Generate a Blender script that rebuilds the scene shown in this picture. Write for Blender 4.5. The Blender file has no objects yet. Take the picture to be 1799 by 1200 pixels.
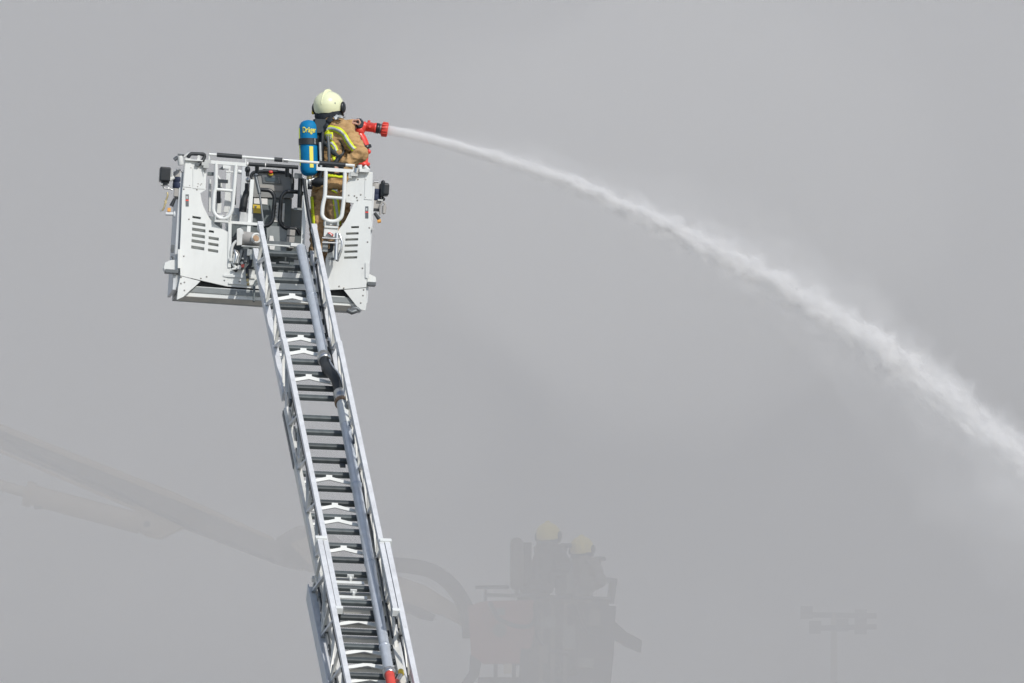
import bpy, bmesh, math, random
from mathutils import Vector, Matrix, Quaternion, noise
from mathutils.bvhtree import BVHTree
random.seed(7)
sc = bpy.context.scene
R = math.radians
V = Vector

# ------------------------------------------------------------------ camera
CAM = V((0, 0, 1.7))
ELEV = 5.62                      # degrees the camera looks up
FPX = 30080.0                    # focal length in photo pixels (about a 600 mm lens)
cam_d = bpy.data.cameras.new('camera')
cam = bpy.data.objects.new('camera', cam_d)
sc.collection.objects.link(cam)
cam.location = CAM
cam.rotation_euler = (R(90 + ELEV), 0, 0)
cam_d.sensor_width = 36
cam_d.lens = 36 * FPX / 1799
cam_d.clip_start = 1
cam_d.clip_end = 6000
sc.camera = cam
FWD = V((0, math.cos(R(ELEV)), math.sin(R(ELEV))))
UP = V((0, -math.sin(R(ELEV)), math.cos(R(ELEV))))
RIGHT = V((1, 0, 0))

# ------------------------------------------------------------------ sky, sun, exposure
SUN_EL, SUN_AZ = 38, 31          # sun high behind the camera, to its right
SUN = V((math.sin(R(SUN_AZ)) * math.cos(R(SUN_EL)), -math.cos(R(SUN_AZ)) * math.cos(R(SUN_EL)), math.sin(R(SUN_EL))))
w = bpy.data.worlds.new('World')
sc.world = w
w.use_nodes = True
bgn = w.node_tree.nodes['Background']
sky = w.node_tree.nodes.new('ShaderNodeTexSky')
sky.sky_type = 'NISHITA'
sky.sun_disc = False
sky.sun_elevation = R(SUN_EL)
sky.sun_rotation = math.atan2(SUN.x, SUN.y)
w.node_tree.links.new(sky.outputs[0], bgn.inputs[0])
bgn.inputs[1].default_value = 0.14
sun_d = bpy.data.lights.new('sun', 'SUN')
sun_d.energy = 3.3
sun_d.angle = R(0.5)
sun_d.color = (1, 0.955, 0.89)
sun = bpy.data.objects.new('sun', sun_d)
sc.collection.objects.link(sun)
sun.rotation_euler = SUN.to_track_quat('Z', 'Y').to_euler()
sun.location = (0, 0, 60)
sc.view_settings.view_transform = 'Standard'
sc.view_settings.look = 'None'
sc.view_settings.exposure = -0.15
sc.view_settings.gamma = 1
sc.cycles.max_bounces = 10
sc.cycles.diffuse_bounces = 4
sc.cycles.glossy_bounces = 4
sc.cycles.transmission_bounces = 6
sc.cycles.transparent_max_bounces = 32
sc.cycles.volume_bounces = 4
sc.cycles.use_denoising = True

# ------------------------------------------------------------------ helpers
def ray(px, py):
    return (FWD + RIGHT * ((px - 899.5) / FPX) - UP * ((py - 600) / FPX)).normalized()
def at_plane(px, py, p, n):
    d = ray(px, py)
    return CAM + d * ((p - CAM).dot(n) / d.dot(n))
def at_y(px, py, y):             # point on the vertical plane y metres in front of the camera
    return at_plane(px, py, V((0, y, 0)), V((0, 1, 0)))

class Frame:
    def __init__(s, o, x, y, z):
        s.m = Matrix(((x.x, y.x, z.x, o.x), (x.y, y.y, z.y, o.y), (x.z, y.z, z.z, o.z), (0, 0, 0, 1)))
        s.inv = s.m.inverted()
    def pix(s, px, py, p, n):    # pixel -> local point on the local plane through p with normal n
        P = s.m @ V(p)
        N = s.m.to_3x3() @ V(n)
        return s.inv @ at_plane(px, py, P, N)

def mat(name, col, rough=0.5, metal=0.0, var=0.08, scale=6.0, bump=0.0, dirt=None, coat=0.0, streak=0.0):
    m = bpy.data.materials.new(name)
    m.use_nodes = True
    nt = m.node_tree
    b = nt.nodes['Principled BSDF']
    b.inputs['Roughness'].default_value = rough
    b.inputs['Metallic'].default_value = metal
    if rough >= 0.6:
        b.inputs['Specular IOR Level'].default_value = 0.2
    b.inputs['Coat Weight'].default_value = coat
    tc = nt.nodes.new('ShaderNodeTexCoord')
    nz = nt.nodes.new('ShaderNodeTexNoise')
    nz.inputs['Scale'].default_value = scale
    nz.inputs['Detail'].default_value = 5
    nt.links.new(tc.outputs['Object'], nz.inputs['Vector'])
    rp = nt.nodes.new('ShaderNodeValToRGB')
    rp.color_ramp.elements[0].position = 0.3
    rp.color_ramp.elements[1].position = 0.7
    dk = dirt or tuple(c * (1 - var) for c in col)
    rp.color_ramp.elements[0].color = (*dk, 1)
    rp.color_ramp.elements[1].color = (*[min(1, c * (1 + var * 0.5)) for c in col], 1)
    nt.links.new(nz.outputs[0], rp.inputs[0])
    nt.links.new(rp.outputs[0], b.inputs['Base Color'])
    if streak:                   # runs of soot and dried water down the paint
        mp_ = nt.nodes.new('ShaderNodeMapping')
        mp_.inputs['Scale'].default_value = (9, 9, 1.6)
        n3 = nt.nodes.new('ShaderNodeTexNoise')
        n3.inputs['Scale'].default_value = 1.7
        n3.inputs['Detail'].default_value = 7
        n3.inputs['Roughness'].default_value = 0.65
        nt.links.new(tc.outputs['Object'], mp_.inputs['Vector'])
        nt.links.new(mp_.outputs[0], n3.inputs['Vector'])
        mr_ = nt.nodes.new('ShaderNodeMapRange')
        mr_.inputs['From Min'].default_value = 0.5
        mr_.inputs['From Max'].default_value = 0.75
        mr_.inputs['To Max'].default_value = streak
        nt.links.new(n3.outputs[0], mr_.inputs['Value'])
        mx_ = nt.nodes.new('ShaderNodeMix')
        mx_.data_type = 'RGBA'
        mx_.inputs[7].default_value = (0.36, 0.35, 0.32, 1)
        nt.links.new(mr_.outputs[0], mx_.inputs[0])
        nt.links.new(rp.outputs[0], mx_.inputs[6])
        nt.links.new(mx_.outputs[2], b.inputs['Base Color'])
    if bump:
        n2 = nt.nodes.new('ShaderNodeTexNoise')
        n2.inputs['Scale'].default_value = scale * 4
        n2.inputs['Detail'].default_value = 4
        nt.links.new(tc.outputs['Object'], n2.inputs['Vector'])
        bp = nt.nodes.new('ShaderNodeBump')
        bp.inputs['Strength'].default_value = bump
        bp.inputs['Distance'].default_value = 0.01
        nt.links.new(n2.outputs[0], bp.inputs['Height'])
        nt.links.new(bp.outputs[0], b.inputs['Normal'])
    return m

M = dict(
    white=mat('white_paint', (0.70, 0.725, 0.712), 0.38, 0, 0.05, 3, dirt=(0.66, 0.685, 0.675), streak=0.12),
    worn=mat('worn_white', (0.66, 0.68, 0.665), 0.5, 0, 0.2, 9, streak=0.35),
    side=mat('shaded_side_white', (0.6, 0.63, 0.65), 0.45, 0, 0.12, 5),  # cooler, darker white: the shade on the cage sides is in this colour
    alu=mat('silver_paint', (0.68, 0.70, 0.72), 0.42, 0.1, 0.12, 7, streak=0.3),
    alu2=mat('cream_aluminium', (0.68, 0.68, 0.64), 0.4, 0.1, 0.12, 7, streak=0.3),
    steel=mat('bare_steel', (0.55, 0.56, 0.56), 0.3, 0.85, 0.15, 12),
    dsteel=mat('dark_steel', (0.14, 0.155, 0.165), 0.45, 0.4, 0.25, 12),
    pipe=mat('pipe_metal', (0.56, 0.61, 0.67), 0.34, 0.35, 0.12, 8),
    black=mat('black_rubber', (0.022, 0.027, 0.032), 0.55, 0, 0.3, 15),
    blackp=mat('black_plastic', (0.016, 0.02, 0.025), 0.32, 0, 0.2, 15),
    rung=mat('rung_rubber', (0.06, 0.073, 0.077), 0.58, 0, 0.25, 14, 0.2),
    grey=mat('grey_panel', (0.24, 0.265, 0.27), 0.5, 0, 0.12, 8),
    console=mat('console_grey', (0.28, 0.287, 0.28), 0.5, 0, 0.1, 8),
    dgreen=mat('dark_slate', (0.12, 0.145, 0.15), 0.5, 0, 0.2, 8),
    screen=mat('screen_glass', (0.05, 0.075, 0.1), 0.12, 0, 0.1, 8),
    beam=mat('shaded_beam_underside', (0.52, 0.51, 0.47), 0.55, 0, 0.15, 6),
    red=mat('red_paint', (0.74, 0.062, 0.045), 0.3, 0, 0.12, 9, coat=0.3),
    redr=mat('red_rubber', (0.68, 0.075, 0.055), 0.5, 0, 0.12, 9),
    yellow=mat('yellow_label', (0.75, 0.55, 0.06), 0.5, 0, 0.1, 20),
    orange=mat('orange_tag', (0.75, 0.38, 0.10), 0.6, 0, 0.1, 20),
    label=mat('white_label', (0.78, 0.78, 0.76), 0.5, 0, 0.05, 20),
    navy=mat('navy_webbing', (0.035, 0.045, 0.085), 0.6, 0, 0.2, 18),
    stone=mat('reel_grey', (0.36, 0.35, 0.33), 0.55, 0, 0.1, 14),
    gold=mat('brass', (0.55, 0.46, 0.25), 0.35, 0.6, 0.2, 14),
    brown=mat('bronze_ring', (0.28, 0.19, 0.12), 0.4, 0.5, 0.2, 14),
    tan=mat('tan_fabric', (0.46, 0.295, 0.14), 0.85, 0, 0.16, 9, 0.5),
    tanleg=mat('tan_trouser_fabric', (0.48, 0.31, 0.165), 0.85, 0, 0.16, 9, 0.5),
    hivis=mat('fluorescent_yellow', (0.70, 0.80, 0.035), 0.6, 0, 0.08, 18),
    silver=mat('reflective_silver', (0.47, 0.50, 0.51), 0.45, 0.1, 0.12, 25),
    helmet=mat('cream_helmet', (0.76, 0.79, 0.52), 0.28, 0, 0.03, 5, coat=0.4),
    helmety=mat('yellow_helmet', (0.68, 0.56, 0.11), 0.3, 0, 0.03, 5),
    hood=mat('dark_hood', (0.028, 0.034, 0.042), 0.8, 0, 0.25, 20, 0.4),
    skin=mat('skin', (0.52, 0.31, 0.24), 0.5, 0, 0.1, 15),
    blue=mat('blue_cover', (0.004, 0.19, 0.42), 0.6, 0, 0.14, 10, 0.25),
    bottleyellow=mat('yellow_print', (0.78, 0.72, 0.12), 0.55, 0, 0.06, 20),
    harness=mat('harness_grey', (0.05, 0.062, 0.07), 0.65, 0, 0.25, 16),
    boom=mat('boom_paint', (0.11, 0.10, 0.10), 0.5, 0, 0.1, 2),
    boomlight=mat('cylinder_paint', (0.40, 0.33, 0.25), 0.5, 0, 0.1, 2),
    darkkit=mat('dark_kit', (0.03, 0.034, 0.06), 0.8, 0, 0.2, 8),
    cagered=mat('red_platform', (0.27, 0.085, 0.085), 0.5, 0, 0.12, 4),
    galv=mat('galvanised_steel', (0.50, 0.44, 0.36), 0.5, 0.3, 0.1, 2),
    asphalt=mat('concrete_yard', (0.24, 0.235, 0.225), 0.9, 0, 0.3, 0.4),
)

_nt = M['rung'].node_tree        # no two rungs are worn alike
_oi = _nt.nodes.new('ShaderNodeObjectInfo')
_mr = _nt.nodes.new('ShaderNodeMapRange')
_mr.inputs['To Min'].default_value = 0.65
_mr.inputs['To Max'].default_value = 1.6
_nt.links.new(_oi.outputs['Random'], _mr.inputs['Value'])
_vm = _nt.nodes.new('ShaderNodeVectorMath')
_vm.operation = 'SCALE'
_b = _nt.nodes['Principled BSDF']
_nt.links.new(_b.inputs['Base Color'].links[0].from_socket, _vm.inputs[0])
_nt.links.new(_mr.outputs[0], _vm.inputs['Scale'])
_nt.links.new(_vm.outputs[0], _b.inputs['Base Color'])

class MB:
    """collects shapes, then becomes one mesh object"""
    def __init__(s):
        s.v, s.f, s.sm = [], [], []
    def add(s, vs, fs, smooth=False):
        b = len(s.v)
        s.v += [tuple(v) for v in vs]
        s.f += [tuple(i + b for i in f) for f in fs]
        s.sm += [smooth] * len(fs)
        return s
    def hexa(s, a):              # 8 corners: bottom ring 0-3, top ring 4-7
        return s.add(a, [(0, 3, 2, 1), (4, 5, 6, 7), (0, 1, 5, 4), (1, 2, 6, 5), (2, 3, 7, 6), (3, 0, 4, 7)])
    def box(s, c, x, y, z):      # centre, full edge vectors
        c, x, y, z = V(c), V(x) / 2, V(y) / 2, V(z) / 2
        return s.hexa([c - x - y - z, c + x - y - z, c + x + y - z, c - x + y - z,
                       c - x - y + z, c + x - y + z, c + x + y + z, c - x + y + z])
    def bx(s, c, sx, sy, sz):
        return s.box(c, (sx, 0, 0), (0, sy, 0), (0, 0, sz))
    def beam(s, p, q, wd, ht, up=(0, 0, 1)):
        p, q = V(p), V(q)
        d = (q - p).normalized()
        x = d.cross(V(up)).normalized()
        u = x.cross(d).normalized()
        return s.box((p + q) / 2, x * wd, q - p, u * ht)
    def tube(s, pts, r, n=8, cap=True, smooth=True):
        pts = [V(p) for p in pts]
        rr = r if isinstance(r, (list, tuple)) else [r] * len(pts)
        t0 = (pts[1] - pts[0]).normalized()
        a = t0.orthogonal().normalized()
        vs, fs = [], []
        for i, p in enumerate(pts):
            t = (pts[min(i + 1, len(pts) - 1)] - pts[max(i - 1, 0)]).normalized()
            a = (a - t * a.dot(t)).normalized()
            b = t.cross(a)
            for k in range(n):
                an = 2 * math.pi * k / n
                vs.append(p + (a * math.cos(an) + b * math.sin(an)) * rr[i])
        for i in range(len(pts) - 1):
            for k in range(n):
                fs.append((i * n + k, i * n + (k + 1) % n, (i + 1) * n + (k + 1) % n, (i + 1) * n + k))
        s.add(vs, fs, smooth)
        if cap:
            s.add(vs[:n], [tuple(reversed(range(n)))])
            s.add(vs[-n:], [tuple(range(n))])
        return s
    def lathe(s, o, ax, prof, n=20, smooth=True):   # prof: (along, radius)
        o, ax = V(o), V(ax).normalized()
        return s.tube_prof([o + ax * a for a, r in prof], [r for a, r in prof], ax, n, smooth)
    def tube_prof(s, cs, rs, ax, n, smooth):
        a = ax.orthogonal().normalized()
        b = ax.cross(a)
        vs, fs = [], []
        for c, r in zip(cs, rs):
            for k in range(n):
                an = 2 * math.pi * k / n
                vs.append(c + (a * math.cos(an) + b * math.sin(an)) * max(r, 1e-4))
        for i in range(len(cs) - 1):
            for k in range(n):
                fs.append((i * n + k, i * n + (k + 1) % n, (i + 1) * n + (k + 1) % n, (i + 1) * n + k))
        s.add(vs, fs, smooth)
        s.add(vs[:n], [tuple(reversed(range(n)))])
        s.add(vs[-n:], [tuple(range(n))])
        return s
    def ell(s, c, x, y, z, nu=16, nv=10):           # ellipsoid with half-axis vectors
        c, x, y, z = V(c), V(x), V(y), V(z)
        vs, fs = [], []
        for j in range(nv + 1):
            th = math.pi * j / nv
            for k in range(nu):
                ph = 2 * math.pi * k / nu
                vs.append(c + x * (math.sin(th) * math.cos(ph)) + y * (math.sin(th) * math.sin(ph)) + z * math.cos(th))
        for j in range(nv):
            for k in range(nu):
                fs.append((j * nu + k, (j + 1) * nu + k, (j + 1) * nu + (k + 1) % nu, j * nu + (k + 1) % nu))
        return s.add(vs, fs, True)
    def plate(s, outline, n, t, holes=()):          # flat sheet with openings, thickness t against n
        n = V(n).normalized()
        bm = bmesh.new()
        for loop in [outline] + list(holes):
            bv = [bm.verts.new(V(p)) for p in loop]
            for i in range(len(bv)):
                bm.edges.new((bv[i], bv[(i + 1) % len(bv)]))
        bmesh.ops.triangle_fill(bm, use_beauty=True, use_dissolve=False, edges=bm.edges[:], normal=n)
        bm.verts.index_update()
        vs = [v.co.copy() for v in bm.verts]
        k = len(vs)
        fs = []
        for f in bm.faces:
            ids = [v.index for v in f.verts]
            if f.normal.dot(n) < 0:
                ids.reverse()
            fs.append(ids)
            fs.append([i + k for i in reversed(ids)])
        cnt = {}
        for f in fs[::2]:
            for i in range(len(f)):
                a, b = f[i], f[(i + 1) % len(f)]
                cnt.setdefault((min(a, b), max(a, b)), []).append((a, b))
        for e in cnt.values():
            if len(e) == 1:
                a, b = e[0]
                fs.append([b, a, a + k, b + k])
        bm.free()
        return s.add(vs + [v - n * t for v in vs], fs)
    def mesh(s, name, m):
        me = bpy.data.meshes.new(name)
        me.from_pydata(s.v, [], s.f)
        me.polygons.foreach_set('use_smooth', s.sm)
        me.materials.append(m)
        me.update()
        return me
    def build(s, name, m, parent=None):
        return link(name, s.mesh(name, m), parent)

def link(name, data, parent=None):
    o = bpy.data.objects.new(name, data)
    sc.collection.objects.link(o)
    o.parent = parent
    return o
def tag(o, label=None, cat=None, group=None, kind=None):
    for k, v in (('label', label), ('category', cat), ('group', group), ('kind', kind)):
        if v:
            o[k] = v
    return o
def root(name, m, label, cat, group=None):
    o = link(name, None)
    o.empty_display_size = 0.3
    o.matrix_world = m
    return tag(o, label, cat, group)
def fillet(pts, r, n=5):         # round the corners of a polyline
    pts = [V(p) for p in pts]
    out = [pts[0]]
    for a, b, c in zip(pts, pts[1:], pts[2:]):
        d1, d2 = (a - b), (c - b)
        k = min(r, d1.length * 0.49, d2.length * 0.49)
        p, q = b + d1.normalized() * k, b + d2.normalized() * k
        for i in range(n + 1):
            t = i / n
            out.append(p * (1 - t) ** 2 + b * 2 * t * (1 - t) + q * t * t)
    out.append(pts[-1])
    return out
def spline(pts, n=6):            # smooth curve through points
    pts = [V(p) for p in pts]
    q = [pts[0] * 2 - pts[1]] + pts + [pts[-1] * 2 - pts[-2]]
    out = []
    for i in range(1, len(q) - 2):
        for k in range(n):
            t = k / n
            out.append(0.5 * ((2 * q[i]) + (q[i + 1] - q[i - 1]) * t + (2 * q[i - 1] - 5 * q[i] + 4 * q[i + 1] - q[i + 2]) * t * t
                              + (3 * q[i] - q[i - 1] - 3 * q[i + 1] + q[i + 2]) * t ** 3))
    out.append(pts[-1])
    return out

# ------------------------------------------------------------------ setting
def rect_sheet(name, x0, x1, y0, y1, z, m):
    b = MB().add([(x0, y0, z), (x1, y0, z), (x1, y1, z), (x0, y1, z)], [(0, 1, 2, 3)])
    return tag(b.build(name, m), kind='structure')
rect_sheet('ground', -1500, 1500, -300, 4000, 0, M['asphalt'])

sm = bpy.data.materials.new('smoke')
sm.use_nodes = True
sm.node_tree.nodes.clear()
so_ = sm.node_tree.nodes.new('ShaderNodeOutputMaterial')
sv = sm.node_tree.nodes.new('ShaderNodeVolumePrincipled')
sv.inputs['Color'].default_value = (0.955, 0.9535, 0.953, 1)
sv.inputs['Density'].default_value = 0.0265
sm.node_tree.links.new(sv.outputs[0], so_.inputs['Volume'])
smoke = MB().bx((0, 312, 39), 240, 290, 80).build('smoke', sm)
tag(smoke, 'thick pale grey smoke filling the air behind the white ladder', 'smoke', kind='stuff')

# slow billows inside the smoke, coloured lighter or darker to lend it a brightness gradient
def billow(px, py, y, rx, ry, rz, dens, alb, seed):
    m_ = sm.copy()
    v_ = [n_ for n_ in m_.node_tree.nodes if n_.type == 'PRINCIPLED_VOLUME'][0]
    v_.inputs['Color'].default_value = (*alb, 1)
    v_.inputs['Density'].default_value = dens
    nu, nv = 40, 24
    vs, fs = [], []
    for j in range(nv + 1):
        th = math.pi * j / nv
        for i in range(nu):
            ph = 2 * math.pi * i / nu
            d = V((math.sin(th) * math.cos(ph), math.sin(th) * math.sin(ph), math.cos(th)))
            g = 1 + .35 * noise.noise(d * 1.3 + V((seed, 0, 0))) + .15 * noise.noise(d * 3.1 + V((0, seed, 0)))
            vs.append((d.x * rx * g, d.y * ry * g, d.z * rz * g))
    for j in range(nv):
        for i in range(nu):
            fs.append((j * nu + i, (j + 1) * nu + i, (j + 1) * nu + (i + 1) % nu, j * nu + (i + 1) % nu))
    o = MB().add(vs, fs, True).build('smoke_billow', m_, smoke)
    o.location = at_y(px, py, y)
    o['kind'] = 'stuff'
billow(1560, 160, 186, 5.5, 7, 4.0, .028, (.99, .99, .99), 1.5)
billow(1120, 330, 182, 3.2, 5, 2.4, .03, (.99, .99, .985), 4.2)
billow(1010, 1150, 204, 2.6, 4, 1.3, .022, (.965, .963, .96), 21.3)
billow(500, 1090, 204, 2.4, 5, 1.2, .03, (.965, .963, .96), 27.7)
billow(160, 480, 184, 5.0, 6, 5.0, .02, (.87, .868, .86), 9.1)

# frames: the rescue cage hangs at the head of the ladder, some 160 m away
DIST = 160.0
YAW, ROLL = R(5), R(3.5)
cx = V((math.cos(YAW), math.sin(YAW), 0))
cy = V((-math.sin(YAW), math.cos(YAW), 0))
cz = V((0, 0, 1))
cx, cz = (cx * math.cos(ROLL) - cz * math.sin(ROLL)).normalized(), (cz * math.cos(ROLL) + cx * math.sin(ROLL)).normalized()
CF = Frame(CAM + ray(480, 525) * DIST, cx, cy, cz)
def Q(px, py, y=0.0):
    return CF.pix(px, py, (0, y, 0), (0, 1, 0))
# ladder frame: u runs down the ladder towards the camera, v along the rungs, w up off the rungs
e8 = ray(499, 447)
img_up = (UP - e8 * UP.dot(e8)).normalized()
img_rt = e8.cross(img_up).normalized()
ud = (-e8 * math.cos(R(26.6)) + (img_rt * math.sin(R(11.6)) - img_up * math.cos(R(11.6))) * math.sin(R(26.6))).normalized()
vd = (cx - ud * cx.dot(ud)).normalized()
wd_ = ud.cross(vd).normalized()
LF = Frame(CF.m @ Q(499, 447, -0.06), ud, vd, wd_)
def L(px, py, w=0.0):
    return LF.pix(px, py, (0, 0, w), (0, 0, 1))

# ------------------------------------------------------------------ the aerial ladder
ladder = root('aerial_ladder', LF.m, 'long white telescopic aerial ladder rising to the rescue cage', 'ladder')
U = V((1, 0, 0)); W = V((0, 0, 1)); VV = V((0, 1, 0))
def section(name_label, u0, u1, lu0, lu1, vu, vl, h, wl, railw, lower_m, r0, pitch_nodes, lower_w, post=True, rung_skip=()):
    s = link('ladder_section', None, ladder)
    s['label'] = name_label
    s.empty_display_size = 0.2
    for sg in (-1, 1):
        b = MB().beam((u0, sg * vu, h), (u1, sg * vu, h), railw, 0.05, W)
        rail = b.build('upper_rail', M['alu'], s)
        # dark strip standing in for the shaded face under the hand rail
        gh = .022 if u0 < 1 or sg > 0 else .06
        MB().beam((u0 + .9 * (u0 > 1), sg * vu, h - .027 - gh / 2), (u1, sg * vu, h - .027 - gh / 2), railw * (.55 if u0 < 1 else .8), gh, W).build('rail_shade', M['dsteel' if u0 < 1 else 'black'], s)
        b = MB().beam((lu0, sg * vl, wl), (lu1, sg * vl, wl), lower_w, 0.085, W)
        b.build('lower_rail', lower_m, s)
        # truss: a post and a long diagonal for every bay
        k = pitch_nodes
        un = u0 + 0.25
        while un < u1 - .2:
            lo = max(min(un, lu1), lu0)
            a = V((lo, sg * vl, wl + .03)); p = V((un - .02, sg * vu, h - .03)); q = V((un + .36, sg * vu, h - .03))
            MB().beam(a, p, .026, .026, VV).build('brace', M['alu2'], s)
            MB().beam(a, q, .022, .034, VV).build('brace', M['alu'], s)
            nx = min(un + k, lu1 - .02)
            if nx > lu0 and nx - un > .3:
                MB().beam(q, (max(nx, lu0), sg * vl, wl + .03), .022, .026, VV).build('brace', M['alu2'], s)
            un += k
    return s

H = 0.30
secA = section('slim top section of the ladder beside the cage', 0.02, 2.62, -0.02, 3.02, .253, .268, H, 0.0, .042, M['alu'], 0, .88, .05)
secB = section('middle section of the ladder', 2.50, 7.92, 3.30, 9.2, .254, .278, H + .025, -0.012, .044, M['alu2'], 0, .88, .055)
secC = section('wide lower section of the ladder', 6.58, 14.0, 6.75, 14.0, .306, .355, H + .03, -0.09, .046, M['alu'], 0, .88, .06)

def rung_mesh(half, m, name='rung'):
    # D-shaped tread with a ribbed rubber sleeve
    prof = [(-.03, -.016), (-.03, .014), (-.02, .022), (.02, .022), (.03, .014), (.03, -.016), (.018, -.023), (-.018, -.023)]
    vs = [(a, -half, b) for a, b in prof] + [(a, half, b) for a, b in prof]
    n = len(prof)
    fs = [(i, (i + 1) % n, n + (i + 1) % n, n + i) for i in range(n)] + [tuple(reversed(range(n))), tuple(range(n, 2 * n))]
    return MB().add(vs, fs).mesh(name, m)
rmA, rmB, rmC = rung_mesh(.245, M['rung']), rung_mesh(.252, M['rung']), rung_mesh(.326, M['alu2'])
def put(name, me, parent, loc):
    o = link(name, me, parent)
    o.location = loc
    return o
def row_u(py, w):                # distance along the ladder of a picture row at its middle line
    px = 499 + (py - 447) * .205
    return L(px, py, w).x
for py in (446, 470, 493, 516.5, 540, 564, 588.5, 612.5, 636, 657.5, 682, 699):
    put('rung', rmA, secA, (row_u(py, 0), 0, 0))
for py in (735, 760, 784.5, 809, 834, 859, 884, 909, 934, 959.5, 984, 1009, 1034, 1059.5, 1086, 1111, 1137, 1161, 1188, 1214):
    put('rung', rmB, secB, (row_u(py, -.012), 0, -.012))
for i, py in enumerate((1020, 1046, 1073, 1098, 1124, 1150, 1176, 1202, 1228, 1254, 1280, 1306)):
    put('rung', rmC, secC, (row_u(py, -.1), 0, -.1))

# white gull-winged cross members under the rungs
def gull(half, drop, t, depth, boss):
    top = [(-half, -drop), (-half * .5, -drop * .45), (-.028, 0), (-.028, boss), (.028, boss), (.028, 0), (half * .5, -drop * .45), (half, -drop)]
    bot = [(half, -drop - t), (half * .45, -drop * .45 - t * 1.2), (0, -t * 1.1), (-half * .45, -drop * .45 - t * 1.2), (-half, -drop - t)]
    out = [(-.85 * b, a, .5 * b) for a, b in top + bot]
    return MB().plate(out, (.5, 0, .85), depth).mesh('cross_member', M['white'])
gA = gull(.235, .052, .028, .014, .022)
gB = gull(.24, .054, .026, .014, .022)
gC = gull(.29, .062, .026, .014, .022)
for py in (519, 592, 615, 661):
    put('cross_member', gA, secA, (row_u(py, .03), -.01, .03))
for py in (838, 887, 912, 962):
    put('cross_member', gB, secB, (row_u(py, .02), -.01, .02))
for py in (1089, 1140, 1165, 1190):
    put('cross_member', gC, secC, (row_u(py, -.02), 0, -.02))
# broad white plates with a stop block where the lower section begins
for py in (1024, 1050):
    u = row_u(py, -.02)
    MB().bx((u, -.05, -.02), .05, .34, .012).bx((u - .04, .0, .0), .05, .022, .03).bx((u - .065, .0, .012), .02, .06, .03).build('stop_plate', M['white'], secB)
# dark mounting plates across rungs
for py in (809, 1071):
    u = row_u(py, -.02)
    for sg in (-1, 1):
        MB().bx((u + .05, sg * .15, -.03), .09, .05, .02).build('clamp_plate', M['dsteel'], secB)

# caps at the heads of sections
for sg in (-1, 1):
    MB().bx((6.57, sg * .292, H + .036), .05, .105, .062).build('rail_cap', M['white'], secC)
    MB().bx((7.93, sg * .256, H + .03), .05, .066, .058).build('rail_cap', M['white'], secB)
    MB().bx((.03, sg * .253, H - .005), .07, .05, .07).build('rail_cap', M['alu'], secA)
    # pulleys and guide blocks between the rails
    for j, (u, wv, vv) in enumerate(((3.02, .04, .272), (3.3, .12, .275), (3.62, .1, .276), (4.0, .12, .276), (4.32, .06, .282))):
        MB().bx((0, 0, 0), .16, .018, .07).build('guide_plate', M['steel'], secB).location = (u, sg * vv, wv)
        p = MB().lathe((0, -.016, 0), (0, 1, 0), [(0, .03), (.006, .045), (.016, .034), (.026, .045), (.032, .03)], 14).build('pulley', M['dsteel' if j % 2 else 'steel'], secB)
        p.location = (u + .13, sg * (vv - .01), wv + .03)
    for j in range(4):
        p = MB().lathe((0, -.016, 0), (0, 1, 0), [(0, .03), (.006, .045), (.016, .034), (.026, .045), (.032, .03)], 14).build('pulley', M['dsteel'], secC)
        p.location = (6.8 + j * .34, sg * .335, .02 + .03 * (j % 2))
        MB().bx((6.9 + j * .36, sg * .338, .08 - .04 * (j % 2)), .2, .014, .05).build('guide_plate', M['steel' if j % 2 else 'alu2'], secC)
    # black strip put in as the deep shade beside the rail; hoist cables
    if sg < 0:
        MB().beam((2.9, sg * .236, H - .07), (7.9, sg * .236, H - .07), .012, .085, W).build('shade_strip', M['black'], secB)
    MB().tube([(6.8, sg * .33, .07), (9.0, sg * .332, .03), (14, sg * .335, .03)], .011, 6).build('hoist_cable', M['black'], secC)
MB().beam((3.3, -.31, -.02), (4.4, -.31, -.02), .006, .05, W).build('side_plate', M['dsteel'], secB)
MB().beam((6.75, -.392, -.1), (14, -.392, -.1), .01, .16, W).build('side_plate', M['side'], secC)
# hose guide cable on the right
MB().tube([L(577, 600, .07), L(585, 640, .07), L(598, 700, .06), L(638, 860, .05), L(667, 1000, .05), L(690, 1120, .05)], .012, 6).build('control_cable', M['black'], ladder)
MB().tube([L(553, 432, .12), L(556, 470, .1), L(561, 505, .07), L(575, 590, .06)], .013, 6).build('control_cable', M['black'], ladder)

# waterway: upper pipe, rubber bend, lower pipe
wp = link('water_pipe', None, ladder)
wp['label'] = 'grey metal water pipe running along the right side of the ladder'
pw = .085
a0 = L(529, 436, pw + .03)
up_pts = spline([a0, L(535, 465, pw + .01), L(542, 494, pw), L(550, 530, pw), L(560, 580, pw), L(570, 631, pw)], 4)
MB().tube(up_pts, .047, 18).build('upper_pipe', M['pipe'], wp)
dd = (up_pts[-1] - up_pts[-2]).normalized()
MB().lathe(up_pts[-1] - dd * .09, dd, [(0, .05), (.01, .058), (.05, .058), (.055, .064), (.12, .064), (.125, .052)], 20).build('coupling', M['steel'], wp)
hs = spline([up_pts[-1] + dd * .02, L(573.5, 643, pw), L(579, 652, pw + .03), L(588, 663, pw + .04), L(594, 678, pw + .02), L(598, 696, pw)], 6)
MB().tube(hs, .05, 18).build('rubber_bend', M['black'], wp)
MB().tube([p + V((0, .034, .034)) for p in hs[3:]], .012, 6).build('bend_stripe', M['label'], wp)
MB().ell(L(574, 648, pw - .03), (.09, 0, 0), (0, .05, 0), (0, 0, .05)).build('bend_bulge', M['black'], wp)
b0, b1 = L(599, 701, pw), L(684.5, 1186, pw)
dl = (b1 - b0).normalized()
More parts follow.
